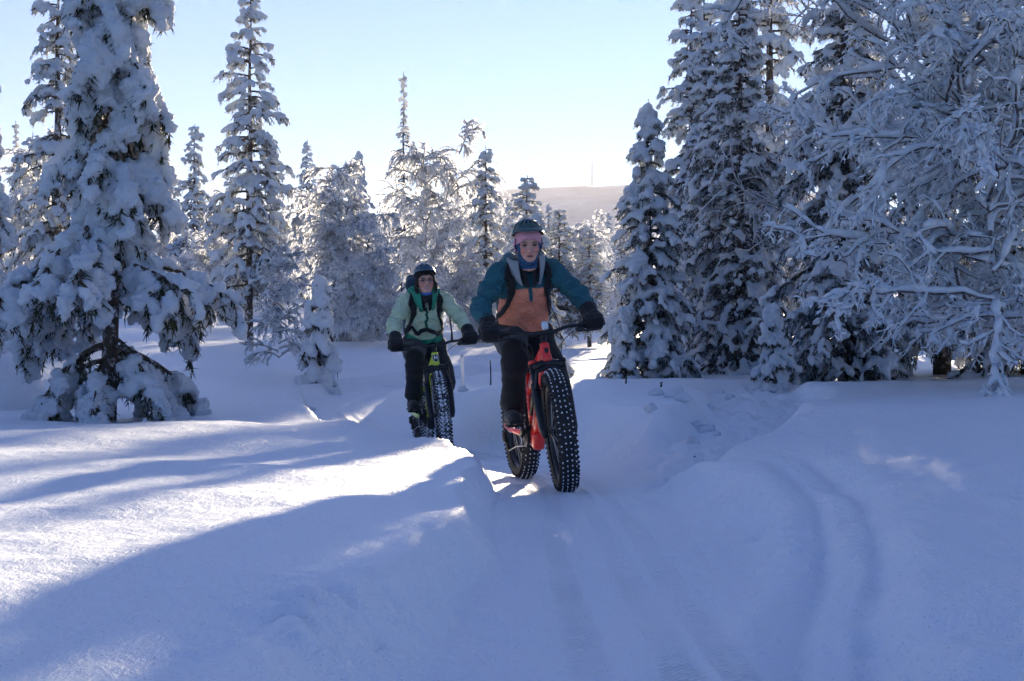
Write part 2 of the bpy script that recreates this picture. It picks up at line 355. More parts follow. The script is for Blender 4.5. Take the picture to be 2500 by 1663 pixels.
TP = spline(TRAIL, 8); SP = spline(SIDE, 8); KP = spline(SKI, 8)
def ground_z(x, y, fine=True):
    x = np.asarray(x, float).ravel(); y = np.asarray(y, float).ravel()
    z = base_z(x, y)
    lv = fbm2(x * 0.45, y * 0.45, 3, 3)
    z = z + 0.035 * lv * sstep(2, 9, y) + 0.012 * fbm2(x * 1.6, y * 1.1, 3, 8) + 0.15 * fbm2(x * .12, y * .12, 2, 31) * sstep(25, 60, y)
    if fine: z = z + 0.0035 * fbm2(x * 9, y * 7, 3, 21)
    near = (y < 26) & (np.abs(x) < 12)
    xn, yn = x[near], y[near]; zn = z[near]
    # side track of broken snow
    d, pz, s = to_path(xn, yn, SP)
    ww = 0.40 + 0.10 * noise2(s * 1.7, np.sign(d) * 3, 5)
    inn = 1 - sstep(ww - 0.06, ww + 0.20 + 0.08 * noise2(s * 3, d * 2, 6), np.abs(d))
    rub = 0.035 * fbm2(xn * 5, yn * 5, 3, 41) + 0.03 * np.abs(fbm2(xn * 9, yn * 9, 2, 43))
    zn = zn * (1 - inn) + (pz + rub) * inn
    # trail
    d, pz, s = to_path(xn, yn, TP)
    wob = 0.04 * noise2(s * 0.9, np.sign(d) * 5, 12) + 0.030 * noise2(s * 2.7, np.sign(d) * 7, 13) + (0.012 * fbm2(s * 9, d * 9, 2, 14) if fine else 0)
    hw = 0.46 + 0.04 * sstep(10, 13, yn) + wob
    ad = np.abs(d); soft = np.where(d > 0, 0.26 + 0.26 * sstep(9, 6, yn) + 0.42 * sstep(8.8, 10.5, yn) * (1 - sstep(14, 15.5, yn)), 0.12 + 0.07 * sstep(4.2, 3.2, yn)) + 0.05 * noise2(s * 1.3, d, 15)
    tl = np.clip((ad - hw + 0.02) / (soft + 0.02), 0, 1); edge = np.where(d > 0, sstep(hw - 0.03, hw + soft, ad), 0.75 * tl ** 0.85 + 0.25 * tl * tl * (3 - 2 * tl))
    tz = pz + 0.006 * fbm2(d * 11, s * 1.1, 3, 51) + 0.005 * np.maximum(0, fbm2(xn * 11, yn * 8, 2, 53) - .25) + 0.006 * fbm2(xn * 3.5, yn * 2.2, 3, 52) + 0.02 * (ad / 0.5) ** 2 - 0.010 * np.exp(-((d + 0.13) / 0.06) ** 2) - 0.008 * np.exp(-((d - 0.08) / 0.05) ** 2)
    zz = tz * (1 - edge) + zn * edge
    # crumbled bank faces
    face = edge * (1 - edge) * 4
    zz = zz + face * (0.014 * fbm2(xn * 8, yn * 6, 3, 61) + 0.020 * np.abs(fbm2(xn * 3 + yn * 5, yn * 3, 2, 62)) - 0.01)
    crum = np.exp(-((xn + 0.36) / 0.22) ** 2 - ((yn - 2.95) / 0.55) ** 4)
    zz = zz + crum * (0.045 * np.abs(fbm2(xn * 8, yn * 7, 2, 63)) - 0.03)
    # raised lip of pushed-up snow beside the trail
    zz = zz + 0.012 * np.exp(-((ad - hw - soft - 0.015) / 0.07) ** 2) * (1 + noise2(s * 2, d, 64))
    # ski grooves
    d, pz, s = to_path(xn, yn, KP); on = sstep(0.1, 1.2, s) * (1 - sstep(4.8, 6.4, s)) * (0.75 + 0.25 * noise2(s * 2.3, s * 0, 70)); dw = d + 0.02 * noise2(s * 1.3, s * 0, 65)
    zz = zz - on * 0.045 * np.exp(-(dw / 0.17) ** 6) + on * 0.018 * np.exp(-((np.abs(dw) - 0.24) / 0.07) ** 2) * (1 + 0.8 * noise2(s * 5, np.sign(d), 67))
    for off, dep in ((-0.085, 0.028), (0.085, 0.024)):
        zz = zz - on * dep * np.exp(-((dw - off - 0.008 * noise2(s * 2, s * 0, 66)) / 0.034) ** 4)
    # rough pushed snow on the slope beyond the grooves, and old prints
    ro = np.exp(-((d - 0.62) / 0.28) ** 2) * sstep(0.2, 1.5, s) * (1 - sstep(4.5, 6.5, s))
    zz = zz + ro * (0.016 * fbm2(xn * 6, yn * 4, 3, 68) + 0.012 * np.abs(fbm2(xn * 13, yn * 10, 2, 69)))
    out = z; out[near] = zz
    return out

def gz(x, y): return float(ground_z(np.array([x]), np.array([y]), False)[0])

ys = [-4.0]
while ys[-1] < 105: ys.append(ys[-1] + (0.16 if ys[-1] < 1.4 else max(0.02, 0.0074 * (ys[-1] + 0.6))))
ys = np.array(ys); tt = np.linspace(-1, 1, 431); uu = tt * (0.34 + 0.66 * tt * tt)
Yg, Ug = np.meshgrid(ys, uu, indexing='ij'); Xg = Ug * (5 + 0.60 * np.maximum(Yg, 0)) + 0.14 * np.maximum(0, np.minimum(Yg, 12)) * (1 - Ug ** 2) * 0.15
Zg = ground_z(Xg, Yg)
nr, nc = Yg.shape
I, J = np.meshgrid(np.arange(nr - 1), np.arange(nc - 1), indexing='ij')
Fg = np.stack([I * nc + J, I * nc + J + 1, (I + 1) * nc + J + 1, (I + 1) * nc + J], -1).reshape(-1, 4)
g = obj('snow_ground', new_mesh('snow_ground', np.stack([Xg.ravel(), Yg.ravel(), Zg.ravel()], -1), Fg, M_GROUND))
_m = (Yg.ravel() < 20) & (np.abs(Xg.ravel()) < 4); _d = np.full(Xg.size, 9.0); _s = np.zeros(Xg.size)
_a, _, _b = to_path(Xg.ravel()[_m], Yg.ravel()[_m], TP); _d[_m] = _a; _s[_m] = _b
for _nm, _v in (('across', _d), ('along', _s)): _at = g.data.attributes.new(_nm, 'FLOAT', 'POINT'); _at.data.foreach_set('value', _v.astype(np.float32))
tag(g, 'deep shaded snow with a packed curving trail cut through it', kind='structure')

# far land: valley and the long fell on the skyline
def far_land():
    ang = np.linspace(-math.pi, math.pi, 241); rad = np.concatenate([np.geomspace(100, 1000, 16), np.linspace(1100, 4200, 60), np.geomspace(4500, 6500, 5)])
    Rr, Aa = np.meshgrid(rad, ang, indexing='ij'); x = Rr * np.sin(Aa); y = Rr * np.cos(Aa)
    z = np.where(Rr < 250, 5.0 - (Rr - 100) * 0.02, 2.0) - 3
    z = z + 12 * fbm2(x / 300, y / 300, 3, 71).reshape(x.shape) * sstep(200, 800, Rr)
    cx, cy_, top = 120.0, 2700.0, 360.0
    prof = np.exp(-(np.abs(x - cx) / np.where(x < cx, 560, 1150)) ** 2.6); dep = sstep(1350, cy_, y) * (1 - 0.6 * sstep(cy_ + 300, 5200, y))
    hill = top * prof * dep * (1 + 0.015 * fbm2(x / 160, y / 160, 3, 73).reshape(x.shape))
    z = z + hill * (y > 0) + 40 * sstep(3000, 6000, Rr) * (1 + fbm2(x / 2500, y / 2500, 2, 75).reshape(x.shape))
    n, m = Rr.shape; I, J = np.meshgrid(np.arange(n - 1), np.arange(m - 1), indexing='ij')
    Fq = np.stack([I * m + J, I * m + J + 1, (I + 1) * m + J + 1, (I + 1) * m + J], -1).reshape(-1, 4)
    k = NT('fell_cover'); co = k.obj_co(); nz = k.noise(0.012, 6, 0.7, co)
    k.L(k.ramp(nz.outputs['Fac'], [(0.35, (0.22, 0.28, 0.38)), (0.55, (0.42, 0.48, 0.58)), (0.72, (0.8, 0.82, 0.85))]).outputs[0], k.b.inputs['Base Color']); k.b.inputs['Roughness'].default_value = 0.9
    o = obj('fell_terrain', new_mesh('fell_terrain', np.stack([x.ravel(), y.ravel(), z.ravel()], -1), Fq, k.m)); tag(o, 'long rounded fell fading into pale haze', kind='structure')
    return top
far_land()

# thin frosty air that pales the far trees and the fell
def air():
    V, Fc = np.array([(x, y, z) for z in (-60, 425) for y in (-6800, 6800) for x in (-6800, 6800)], float), np.array([(0, 2, 3, 1), (4, 5, 7, 6), (0, 1, 5, 4), (2, 6, 7, 3), (0, 4, 6, 2), (1, 3, 7, 5)])
    m = bpy.data.materials.new('frosty_air'); m.use_nodes = True; t = m.node_tree; t.nodes.clear()
    o = t.nodes.new('ShaderNodeOutputMaterial'); v = t.nodes.new('ShaderNodeVolumePrincipled')
    v.inputs['Color'].default_value = (0.96, 0.96, 0.955, 1); v.inputs['Density'].default_value = 1.6e-4; v.inputs['Anisotropy'].default_value = 0.2
    t.links.new(v.outputs[0], o.inputs['Volume'])
    tag(obj('haze', new_mesh('haze', V, Fc, m, False)), 'thin pale frosty air over the whole land', kind='stuff')
air()
print('ground', round(time.time() - T0, 1), len(Fg))
# ------------------------------------------------------------------ trees
def bark_mat(name, a, b):
    k = NT(name); co = k.obj_co(); mp = k.n('ShaderNodeMapping'); mp.inputs['Scale'].default_value = (1, 1, 0.25); k.L(co, mp.inputs[0])
    nz = k.noise(28, 5, 0.7, mp.outputs[0]); fr = k.noise(11, 4, 0.7, co)
    rp = k.ramp(nz.outputs['Fac'], [(0.3, a), (0.65, b)])
    r2 = k.ramp(fr.outputs['Fac'], [(0.52, (0, 0, 0)), (0.64, (1, 1, 1))])
    mx = k.n('ShaderNodeMix', data_type='RGBA'); k.L(r2.outputs[0], mx.inputs['Factor']); k.L(rp.outputs[0], mx.inputs['A']); mx.inputs['B'].default_value = (0.55, 0.57, 0.62, 1)
    k.L(mx.outputs['Result'], k.b.inputs['Base Color']); k.b.inputs['Roughness'].default_value = 0.9
    k.L(k.bump(nz.outputs['Fac'], 0.8, 0.02).outputs[0], k.b.inputs['Normal'])
    return k.m
M_BARK = bark_mat('spruce_bark', (0.030, 0.022, 0.018), (0.10, 0.075, 0.06))
M_BIRCHBARK = bark_mat('birch_bark', (0.05, 0.04, 0.04), (0.22, 0.18, 0.17))

def needle_mat(name, dark, light, frost):
    k = NT(name); co = k.obj_co(); nz = k.noise(7, 3, 0.6, co); fz = k.noise(19, 4, 0.7, co)
    rp = k.ramp(nz.outputs['Fac'], [(0.3, dark), (0.7, light)])
    rf = k.ramp(fz.outputs['Fac'], [(0.62 - frost * 0.3, (0, 0, 0)), (0.72 - frost * 0.3, (0.85, 0.85, 0.85))])
    mx = k.n('ShaderNodeMix', data_type='RGBA'); k.L(rf.outputs[0], mx.inputs['Factor']); k.L(rp.outputs[0], mx.inputs['A']); mx.inputs['B'].default_value = (0.6, 0.62, 0.66, 1)
    k.L(mx.outputs['Result'], k.b.inputs['Base Color']); k.b.inputs['Roughness'].default_value = 0.7; k.b.inputs['Specular IOR Level'].default_value = 0.2
    tr = k.n('ShaderNodeBsdfTranslucent'); k.L(mx.outputs['Result'], tr.inputs[0])
    ms = k.n('ShaderNodeMixShader'); ms.inputs[0].default_value = 0.35; k.L(k.b.outputs[0], ms.inputs[1]); k.L(tr.outputs[0], ms.inputs[2]); k.L(ms.outputs[0], k.out.inputs[0])
    return k.m
M_NEEDLE = needle_mat('spruce_needles', (0.018, 0.026, 0.016), (0.07, 0.075, 0.035), 0.3)
M_NEEDLE_F = needle_mat('frosted_needles', (0.03, 0.045, 0.04), (0.09, 0.10, 0.08), 0.5)

def unit(v): return v / (np.linalg.norm(v, axis=-1, keepdims=True) + 1e-9)

def grow(P0, D0, L, K, grav, wander, rng, tip_lift=0.0):
    """N shoots grown step by step: start, direction, length, downward pull"""
    N = len(P0); P = np.zeros((N, K, 3)); P[:, 0] = P0; D = unit(D0.copy()); st = (L / (K - 1))[:, None]
    for i in range(1, K):
        t = i / (K - 1)
        D = unit(D + np.array([0, 0, -1.0]) * (np.broadcast_to(grav, (N,)) / (K - 1))[:, None] + np.array([0, 0, 1.0]) * tip_lift * max(0, t - 0.6) + rng.normal(0, wander, (N, 3)))
        P[:, i] = P[:, i - 1] + D * st
    return P

def at(P, s):
    """point and direction on paths P (N,K,3) at parameter s (N,)"""
    K = P.shape[1]; f = np.clip(s * (K - 1), 0, K - 1.001); i = f.astype(int); t = (f - i)[:, None]; n = np.arange(len(P))
    a, b = P[n, i], P[n, i + 1]; return a + (b - a) * t, unit(b - a)

def blades(P, D, length, width, rng):
    """thin needle-spray triangles: base P, direction D"""
    N = len(P); side = unit(np.cross(D, rng.normal(0, 1, (N, 3)))) * width[:, None]
    V = np.stack([P - side, P + side, P + D * length[:, None]], 1).reshape(-1, 3)
    return V, np.arange(N * 3).reshape(-1, 3)

def conifer(seed, H, prof, base=0.12, step=0.16, per=5, pitch=(-20, 10), droop=0.5, lump=0.07, lump_n=1.0, voxel=0.028, twig=1.0, trunk_r=None, nd=1.0,
            needle=None, flat=0.62, rough=0.35, gaps=0.0, smooth=3, frosty=False, lean=0.0, hang=0.0, inner=0.4, dens=(0.36, 0.6), cover=1.0, lvar=(0.6, 1.2), extra=(), disp=(0.35, 0.16)):
    """snow-laden conifer -> dict of meshes (trunk, branches, needles, snow)"""
    rng = np.random.default_rng(seed)
    trunk_r = trunk_r or 0.016 * H + 0.02
    zs, L, az, p0 = [], [], [], []
    z = base * H
    while z < H * 0.985:
        t = z / H; n = max(2, int(round(per * (0.55 + 0.6 * (1 - t)) + rng.uniform(-0.5, 0.5)))); a0 = rng.uniform(0, 6.28)
        for i in range(n):
            if rng.random() < gaps: continue
            zs.append(z + rng.uniform(-.4, .4) * step); L.append(prof(t) * rng.uniform(*lvar)); az.append(a0 + i * 6.28 / n + rng.uniform(-.35, .35))
            p0.append(math.radians(pitch[0] + (pitch[1] - pitch[0]) * t + rng.uniform(-9, 9)))
        z += step * (0.6 + 0.55 * (1 - t)) * rng.uniform(0.8, 1.2)
    dm = [1.0] * len(zs)
    for (z_, L_, a_, p_, d_) in extra: zs.append(z_); L.append(L_); az.append(a_); p0.append(math.radians(p_)); dm.append(d_)
    zs, L, az, p0, dm = map(np.array, (zs, L, az, p0, dm)); L = np.maximum(L, 0.06); N = len(zs)
    lx = lambda zz: lean * (zz / H) ** 2
    D0 = np.stack([np.cos(az) * np.cos(p0), np.sin(az) * np.cos(p0), np.sin(p0)], -1)
    P0 = np.stack([lx(zs), 0 * zs, zs], -1)
    B = grow(P0, D0, L, 8, dm * droop * (0.7 + 0.6 * rng.random(N)), 0.05, rng, 0.12)
    # side twigs
    nt_ = np.maximum(1, (twig * (2 + 9 * L)).astype(int)); bi = np.repeat(np.arange(N), nt_)
    s = rng.uniform(0.22, 0.98, len(bi)); p, d = at(B[bi], s)
    sgn = np.where(rng.random(len(bi)) < .5, -1, 1.0); side = unit(np.cross(d, np.array([0, 0, 1.0]))) * sgn[:, None]
    TD = unit(d * rng.uniform(.5, 1.0, (len(bi), 1)) + side * rng.uniform(.5, 1.1, (len(bi), 1)) + np.array([0, 0, -hang]))
    TL = np.minimum(0.46 * L[bi] * (1.15 - 0.6 * s), 0.62) * rng.uniform(.6, 1.15, len(bi)) + 0.03
    Tw = grow(p, TD, TL, 5, droop * 1.4 * (0.6 + 0.8 * rng.random(len(bi))), 0.07, rng)
    # snow lumps
    C, S, A = [], [], []
    def put(P, Ln, dens, size, s0=0.18):
        m = np.maximum(1, (dens * lump_n * Ln / lump + rng.random(len(P))).astype(int)); idx = np.repeat(np.arange(len(P)), m)
        s = rng.uniform(s0, 1.03, len(idx)) ** cover; q, dd = at(P[idx], np.clip(s, 0, .999)); sz = size * lump * rng.uniform(.55, 1.35, len(idx))
        sz *= 0.55 + 0.45 * np.clip(L[idx] / 0.5, 0, 1) if len(P) == N else 1.0
        C.append(q + np.array([0, 0, 1.0]) * (sz * 0.42)[:, None] + rng.normal(0, .18, (len(idx), 3)) * sz[:, None]); A.append(dd)
        S.append(np.stack([sz * rng.uniform(1.0, 1.75, len(idx)), sz * rng.uniform(.75, 1.2, len(idx)), sz * flat * rng.uniform(.8, 1.25, len(idx))], -1))
    put(B, L, dens[0], 1.05, inner); put(Tw, TL, dens[1], 0.88, 0.3)
    # cap on the leader
    nl = 5; C.append(np.stack([np.full(nl, lx(H)), np.zeros(nl), H - np.linspace(0, 0.16, nl)], -1)); A.append(np.tile([0, 0, 1.0], (nl, 1))); S.append(np.tile([0.04, 0.03, 0.03], (nl, 1)))
    C, S, A = map(np.concatenate, (C, S, A))
    out = {}
    V, F_ = blobs(C, S, None, A, 2 if voxel else 1, rough, rng)
    if voxel:
        V, F_, Nn = remesh(V, F_, voxel, smooth)
        V = V + Nn * (disp[0] * lump * fbm3(V / (lump * 1.5), 2, seed) + disp[1] * lump * fbm3(V / (lump * 0.42), 2, seed + 7))[:, None]
    out['snow'] = new_mesh('snow', V, F_, M_FROST if frosty else M_SNOW)
    # wood
    mb = MB(); zt = np.linspace(-0.12, H, 14)
    out['trunk'] = new_mesh('trunk', *tube(np.stack([lx(np.maximum(zt, 0)) + .012 * np.sin(zt * 3 + seed), .012 * np.cos(zt * 2.3), zt], -1), trunk_r * np.clip(1.02 - zt / H, .06, 1.2) ** .8, 9), M_BARK)
    rB = np.linspace(1, .25, 8)[None] * (0.012 + 0.014 * L)[:, None]; mb.add(*tubes(B, rB, 4)); mb.add(*tubes(Tw, np.linspace(1, .3, 5)[None] * np.full((len(Tw), 1), .008), 3))
    V, Fs = mb.data(); out['branches'] = new_mesh('branches', V, Fs, M_BARK)
    # needles: sprays hanging below twigs and branches
    m = np.maximum(2, (nd * 36 * TL).astype(int)); idx = np.repeat(np.arange(len(Tw)), m); q, dd = at(Tw[idx], rng.uniform(0, 1, len(idx)))
    m2 = np.maximum(2, (nd * 28 * L).astype(int)); id2 = np.repeat(np.arange(N), m2); q2, d2 = at(B[id2], rng.uniform(.15, 1, len(id2)))
    q = np.concatenate([q, q2]); dd = np.concatenate([dd, d2]); n = len(q)
    nd_dir = unit(dd * 0.7 + rng.normal(0, .55, (n, 3)) + np.array([0, 0, -0.55])); ln = rng.uniform(.05, .12, n) * (0.6 + lump * 6)
    V, F_ = blades(q - np.array([0, 0, .01]), nd_dir, ln, rng.uniform(.007, .014, n) * (0.6 + lump * 6), rng)
    out['needles'] = new_mesh('needles', V, F_, needle or M_NEEDLE)
    return out

def ribbons(P, r, rng):
    """flat strips of rime along shoots (N,K,3)"""
    N, K, _ = P.shape; T = P[:, -1] - P[:, 0]; S = unit(np.cross(T, rng.normal(0, 1, (N, 3))))[:, None, :] * r[..., None]
    V = np.stack([P - S, P + S], 2).reshape(-1, 3); n, i = np.meshgrid(np.arange(N), np.arange(K - 1), indexing='ij'); b = (n * K + i) * 2
    return V, np.stack([b, b + 1, b + 3, b + 2], -1).reshape(-1, 4)

def birch(seed, H, spread=0.9, n1=26, n2=9, n3=5, base=0.25, grav=(0.9, 1.5, 2.2), rad=(0.03, 0.016, 0.010), lenf=1.0, trunk_r=0.05, lean=(0, 0), up=0.9, snow=0.0, frost=1.0, wander=0.12, bark3=True, flat3=True, l2=0.46, l3=0.5, jit=(.62, 1.4), K1=12, n4=0, fm=None,
          az_c=None, az_w=3.15, multi=1, topw=0.5):
    """frosted broadleaf tree: trunk(s), bark under, rime on every twig"""
    rng = np.random.default_rng(seed); tr = []; P0s, D0s, L1 = [], [], []
    for k in range(multi):
        a = rng.uniform(0, 6.28); sp = 0 if multi == 1 else 0.16 * H
        zt = np.linspace(-0.1, H * (1 if k == 0 else rng.uniform(.7, .95)), 16); u = zt / H
        X = lean[0] * u ** 1.5 + sp * math.cos(a) * u + 0.03 * H * .4 * np.sin(u * 7 + k); Yv = lean[1] * u ** 1.5 + sp * math.sin(a) * u + 0.02 * H * .4 * np.cos(u * 6 + k)
        T = np.stack([X, Yv, zt], -1); tr.append(tube(T, trunk_r * np.clip(1.03 - u, .06, 1.2) ** .9 * (1 if k == 0 else .7), 8))
        m = n1 if multi == 1 else max(4, n1 // multi + 2); s = base + (1 - base) * (rng.random(m)) ** 0.85; s = np.clip(s, 0, .99)
        p, d = at(np.repeat(T[None], m, 0), s); az = rng.uniform(-az_w, az_w, m) + (az_c if az_c is not None else 0); el = np.radians(rng.normal(up * 45, 16, m))
        P0s.append(p); D0s.append(np.stack([np.cos(az) * np.cos(el), np.sin(az) * np.cos(el), np.sin(el)], -1)); L1.append(spread * lenf * (topw + (1 - topw) * (1 - s) / (1 - base)) * rng.uniform(.65, 1.15, m))
    P0s, D0s, L1 = map(np.concatenate, (P0s, D0s, L1)); N = len(P0s)
    B1 = grow(P0s, D0s, L1, K1, grav[0], wander * .55, rng)
    i2 = np.repeat(np.arange(N), n2); s = rng.uniform(.18, 1, len(i2)); p, d = at(B1[i2], s); rd = unit(np.cross(d, rng.normal(0, 1, (len(i2), 3))))
    L2 = L1[i2] * l2 * (1.2 - .6 * s) * rng.uniform(.6, 1.2, len(i2)); B2 = grow(p, unit(d * .8 + rd * .8 + np.array([0, 0, .1])), L2, 7, grav[1], wander, rng)
    i3 = np.repeat(np.arange(len(B2)), n3); s = rng.uniform(.1, 1, len(i3)); p, d = at(B2[i3], s); rd = unit(np.cross(d, rng.normal(0, 1, (len(i3), 3))))
    L3 = np.maximum(L2[i3] * l3 * rng.uniform(.5, 1.2, len(i3)), .05); B3 = grow(p, unit(d * .7 + rd * .8), L3, 4, grav[2], wander * 1.1, rng)
    fr = MB(); bk = MB()
    for B, r0, k in ((B1, rad[0], 5), (B2, rad[1], 4), (B3, rad[2], 3)):
        n, K, _ = B.shape; tp = np.linspace(1, .45 if B is not B3 else .22, K)[None]; jt = rng.uniform(*jit, (n, K)); r = r0 * tp * jt * frost
        if B is B3 and flat3: fr.add(*ribbons(B, r * 1.25, rng)); fr.add(*ribbons(B, r * 1.1, rng)) if False else None
        else: fr.add(*tubes(B + np.array([0, 0, 1.0]) * (r * (.45 + snow))[..., None], r, k))
        if B is not B3 or bark3: bk.add(*tubes(B - np.array([0, 0, 1.0]) * (r * .35)[..., None], r0 * tp * np.full((n, 1), .62 if B is not B3 else .5), 3))
    if n4:                                              # short feathers of rime on the twigs
        for B, m_, dl in ((B3, n4, 1.0), (B2, n4 * 2, 1.1)):
            i4 = np.repeat(np.arange(len(B)), m_); p, d = at(B[i4], rng.uniform(.1, 1, len(i4))); rd = unit(np.cross(d, rng.normal(0, 1, (len(i4), 3))))
            B4 = grow(p, unit(d * .55 + rd * .8), rng.uniform(.025, .075, len(i4)) * dl, 3, .4, .2, rng); fr.add(*ribbons(B4, np.array([[.008, .0075, .003]]) * rng.uniform(.7, 1.3, (len(i4), 1)), rng))
    if snow:
        for B, r0, dn in ((B1, rad[0], 9), (B2, rad[1], 4)):
            idx = np.repeat(np.arange(len(B)), dn); q, dd = at(B[idx], rng.uniform(.1, .95, len(idx))); sz = r0 * rng.uniform(.9, 1.7, len(idx)) * (0.7 + snow)
            V, F_ = blobs(q + np.array([0, 0, 1.0]) * (sz * .8)[:, None], np.stack([sz * rng.uniform(1.6, 3.6, len(idx)), sz, sz * .8], -1), None, dd, 1, .3, rng); fr.add(V, F_)
    V, Fs = fr.data(); o = {'rime': new_mesh('rime', V, Fs, fm or M_FROST)}
    o['trunk'] = [new_mesh('trunk', V, Fs, M_BIRCHBARK) for V, Fs in tr]
    V, Fs = bk.data(); o['branches'] = new_mesh('branches', V, Fs, M_BIRCHBARK)
    return o

def plant(kind, name, label, x, y, rz=0.0, sc=1.0, group=None, cat='tree', sink=0.03, tilt=(0, 0), zoff=0.0, szz=None):
    z = gz(x, y)
    t = thing(name, label, cat, (x, y, z - sink + zoff), (tilt[0], tilt[1], rz), group)
    t.scale = (sc, sc, szz or sc)
    for k, me in kind.items():
        for m in (me if isinstance(me, list) else [me]):
            o = obj(k, m, t)
            if k != 'trunk': o['kind'] = 'stuff'
    return t

def cone(w0, w1=0.03, p=0.85, fl=0.0):
    return lambda t: w1 + (w0 - w1) * (1 - t) ** p + fl * max(0, 0.28 - t)

def px(sx, Y): return (sx - 1250.0) / F_PX * Y
V2S = 2500 / 2357.0
def vx(v, Y): return px(v * V2S, Y)          # x position of a view column at depth Y
def vh(v0, v1, Y): return (v1 - v0) * V2S / F_PX * Y   # height spanned by view rows at depth Y
# ------------------------------------------------------------------ the forest
# heavy spruce on the left
rg = np.random.default_rng(4); ex = []
for i in range(12): ex.append((rg.uniform(1.55, 2.1), rg.uniform(1.15, 1.7), i * 6.28 / 12 + rg.uniform(-.2, .2), rg.uniform(-22, -4), rg.uniform(.45, .8)))      # long middle boughs
for i in range(9): ex.append((rg.uniform(.62, .92), rg.uniform(.95, 1.3), i * 6.28 / 9 + rg.uniform(-.2, .2), rg.uniform(-5, 18), rg.uniform(1.25, 1.7)))    # skirt arching to the snow
spr = conifer(11, 7.8, lambda t: 0.34 + 0.78 * (1 - t) ** 0.9, base=0.27, step=0.25, per=7, pitch=(-18, -30), droop=1.15, lump=0.076, lump_n=0.47, voxel=0.029,
              twig=1.6, trunk_r=0.085, nd=2.6, flat=0.62, rough=0.5, smooth=1, hang=0.6, inner=0.42, dens=(0.62, 0.74), lvar=(0.45, 1.25), extra=ex, disp=(.5, .3))
plant(spr, 'spruce_tree', 'tall spruce buried in thick lumpy snow, rising beyond the smooth mound', px(268, 14.2), 14.2, 0.6, 1.0)
print('spruce', round(time.time() - T0, 1), {k: len(m.polygons) for k, m in spr.items()})

# slender conifers with many separate pads of snow
K_PINE = conifer(21, 6.7, lambda t: 0.10 + 0.98 * (1 - t) ** 0.6 * (0.5 + 0.5 * min(1, t * 5)), base=0.17, step=0.20, per=6, pitch=(0, 28), droop=0.85, lump=0.056, lump_n=0.50, voxel=0.031, twig=1.4, trunk_r=0.085, nd=1.4, needle=M_NEEDLE_F, flat=.75, smooth=2, gaps=.12, lvar=(.45, 1.2))
K_SPR1 = conifer(22, 3.5, lambda t: 0.06 + 0.80 * (1 - t) ** 0.85, base=0.02, step=0.13, per=6, pitch=(-22, 25), droop=0.8, lump=0.047, lump_n=0.50, voxel=0.026, twig=1.6, trunk_r=0.05, needle=M_NEEDLE_F, nd=2.0, flat=.66, smooth=2, lvar=(.55, 1.2))
K_SPR2 = conifer(23, 5.6, lambda t: 0.07 + 1.15 * (1 - t) ** 0.78, base=0.04, step=0.16, per=6, pitch=(-20, 22), droop=0.75, lump=0.050, lump_n=0.44, voxel=0.030, twig=1.3, trunk_r=0.075, needle=M_NEEDLE_F, nd=1.8, flat=.66, smooth=2, gaps=.06, lvar=(.5, 1.2))
K_SPR3 = conifer(24, 7.0, lambda t: 0.08 + 1.05 * (1 - t) ** 0.65, base=0.07, step=0.22, per=6, pitch=(-8, 24), droop=0.85, lump=0.060, lump_n=0.50, voxel=0.033, twig=1.3, trunk_r=0.11, needle=M_NEEDLE_F, nd=1.6, flat=.7, smooth=2, gaps=.1, lvar=(.45, 1.22))
K_SMALL = conifer(25, 1.42, lambda t: 0.07 + 0.46 * (1 - t) ** 0.85, base=0.06, step=0.16, per=5, pitch=(-28, -5), droop=1.0, lump=0.062, lump_n=0.75, voxel=0.018, twig=1.6, trunk_r=0.03, nd=3.0, flat=.8, smooth=3, hang=.25, lean=.05, inner=.35, lvar=(.6, 1.25))
K_SPIRE = conifer(26, 7.4, lambda t: 0.09 + 0.85 * max(0, (0.74 - t)) ** 0.8 + 0.22 * math.exp(-((t - .72) / .06) ** 2), base=0.12, step=0.20, per=6, pitch=(-18, 5), droop=0.5, lump=0.045, lump_n=0.6, voxel=0.028, twig=1.1, trunk_r=0.07, nd=1.0, needle=M_NEEDLE_F, smooth=1, frosty=True, gaps=.1, inner=.1)
K_DROOP = conifer(27, 5.2, lambda t: 0.16 + 0.95 * (1 - t) ** 0.6, base=0.08, step=0.2, per=7, pitch=(-30, -50), droop=1.0, lump=0.075, lump_n=0.6, voxel=0.036, twig=1.2, trunk_r=0.09, nd=1.6, smooth=2, hang=.5)
print('conifers', round(time.time() - T0, 1), [sum(len(m.polygons) for m in k.values() if not isinstance(m, list)) for k in (K_PINE, K_SPR1, K_SPR2, K_SPR3, K_SMALL, K_SPIRE, K_DROOP)])

K_BIR1 = birch(31, 4.6, spread=1.6, n1=58, n2=12, n3=9, base=.14, grav=(1.2, 1.4, 1.7), rad=(.020, .016, .016), trunk_r=.055, multi=2, up=1.1, topw=.42, bark3=False, wander=.15)
K_BIR2 = birch(32, 3.6, spread=1.3, n1=48, n2=12, n3=9, base=.08, grav=(0.8, 1.0, 1.4), rad=(.020, .016, .016), trunk_r=.045, multi=3, up=.95, topw=.45, bark3=False, wander=.17)
K_BSML = birch(33, 2.0, spread=.80, n1=32, n2=9, n3=6, base=.18, grav=(0.6, .8, 1.0), rad=(.013, .012, .014), trunk_r=.03, up=.55, topw=.35, snow=.3, bark3=False, wander=.17)
K_SNAG = birch(34, 3.4, spread=.62, n1=44, n2=9, n3=8, base=.38, grav=(2.0, 2.4, 2.6), rad=(.020, .015, .015), trunk_r=.035, up=.45, topw=.6, bark3=False)
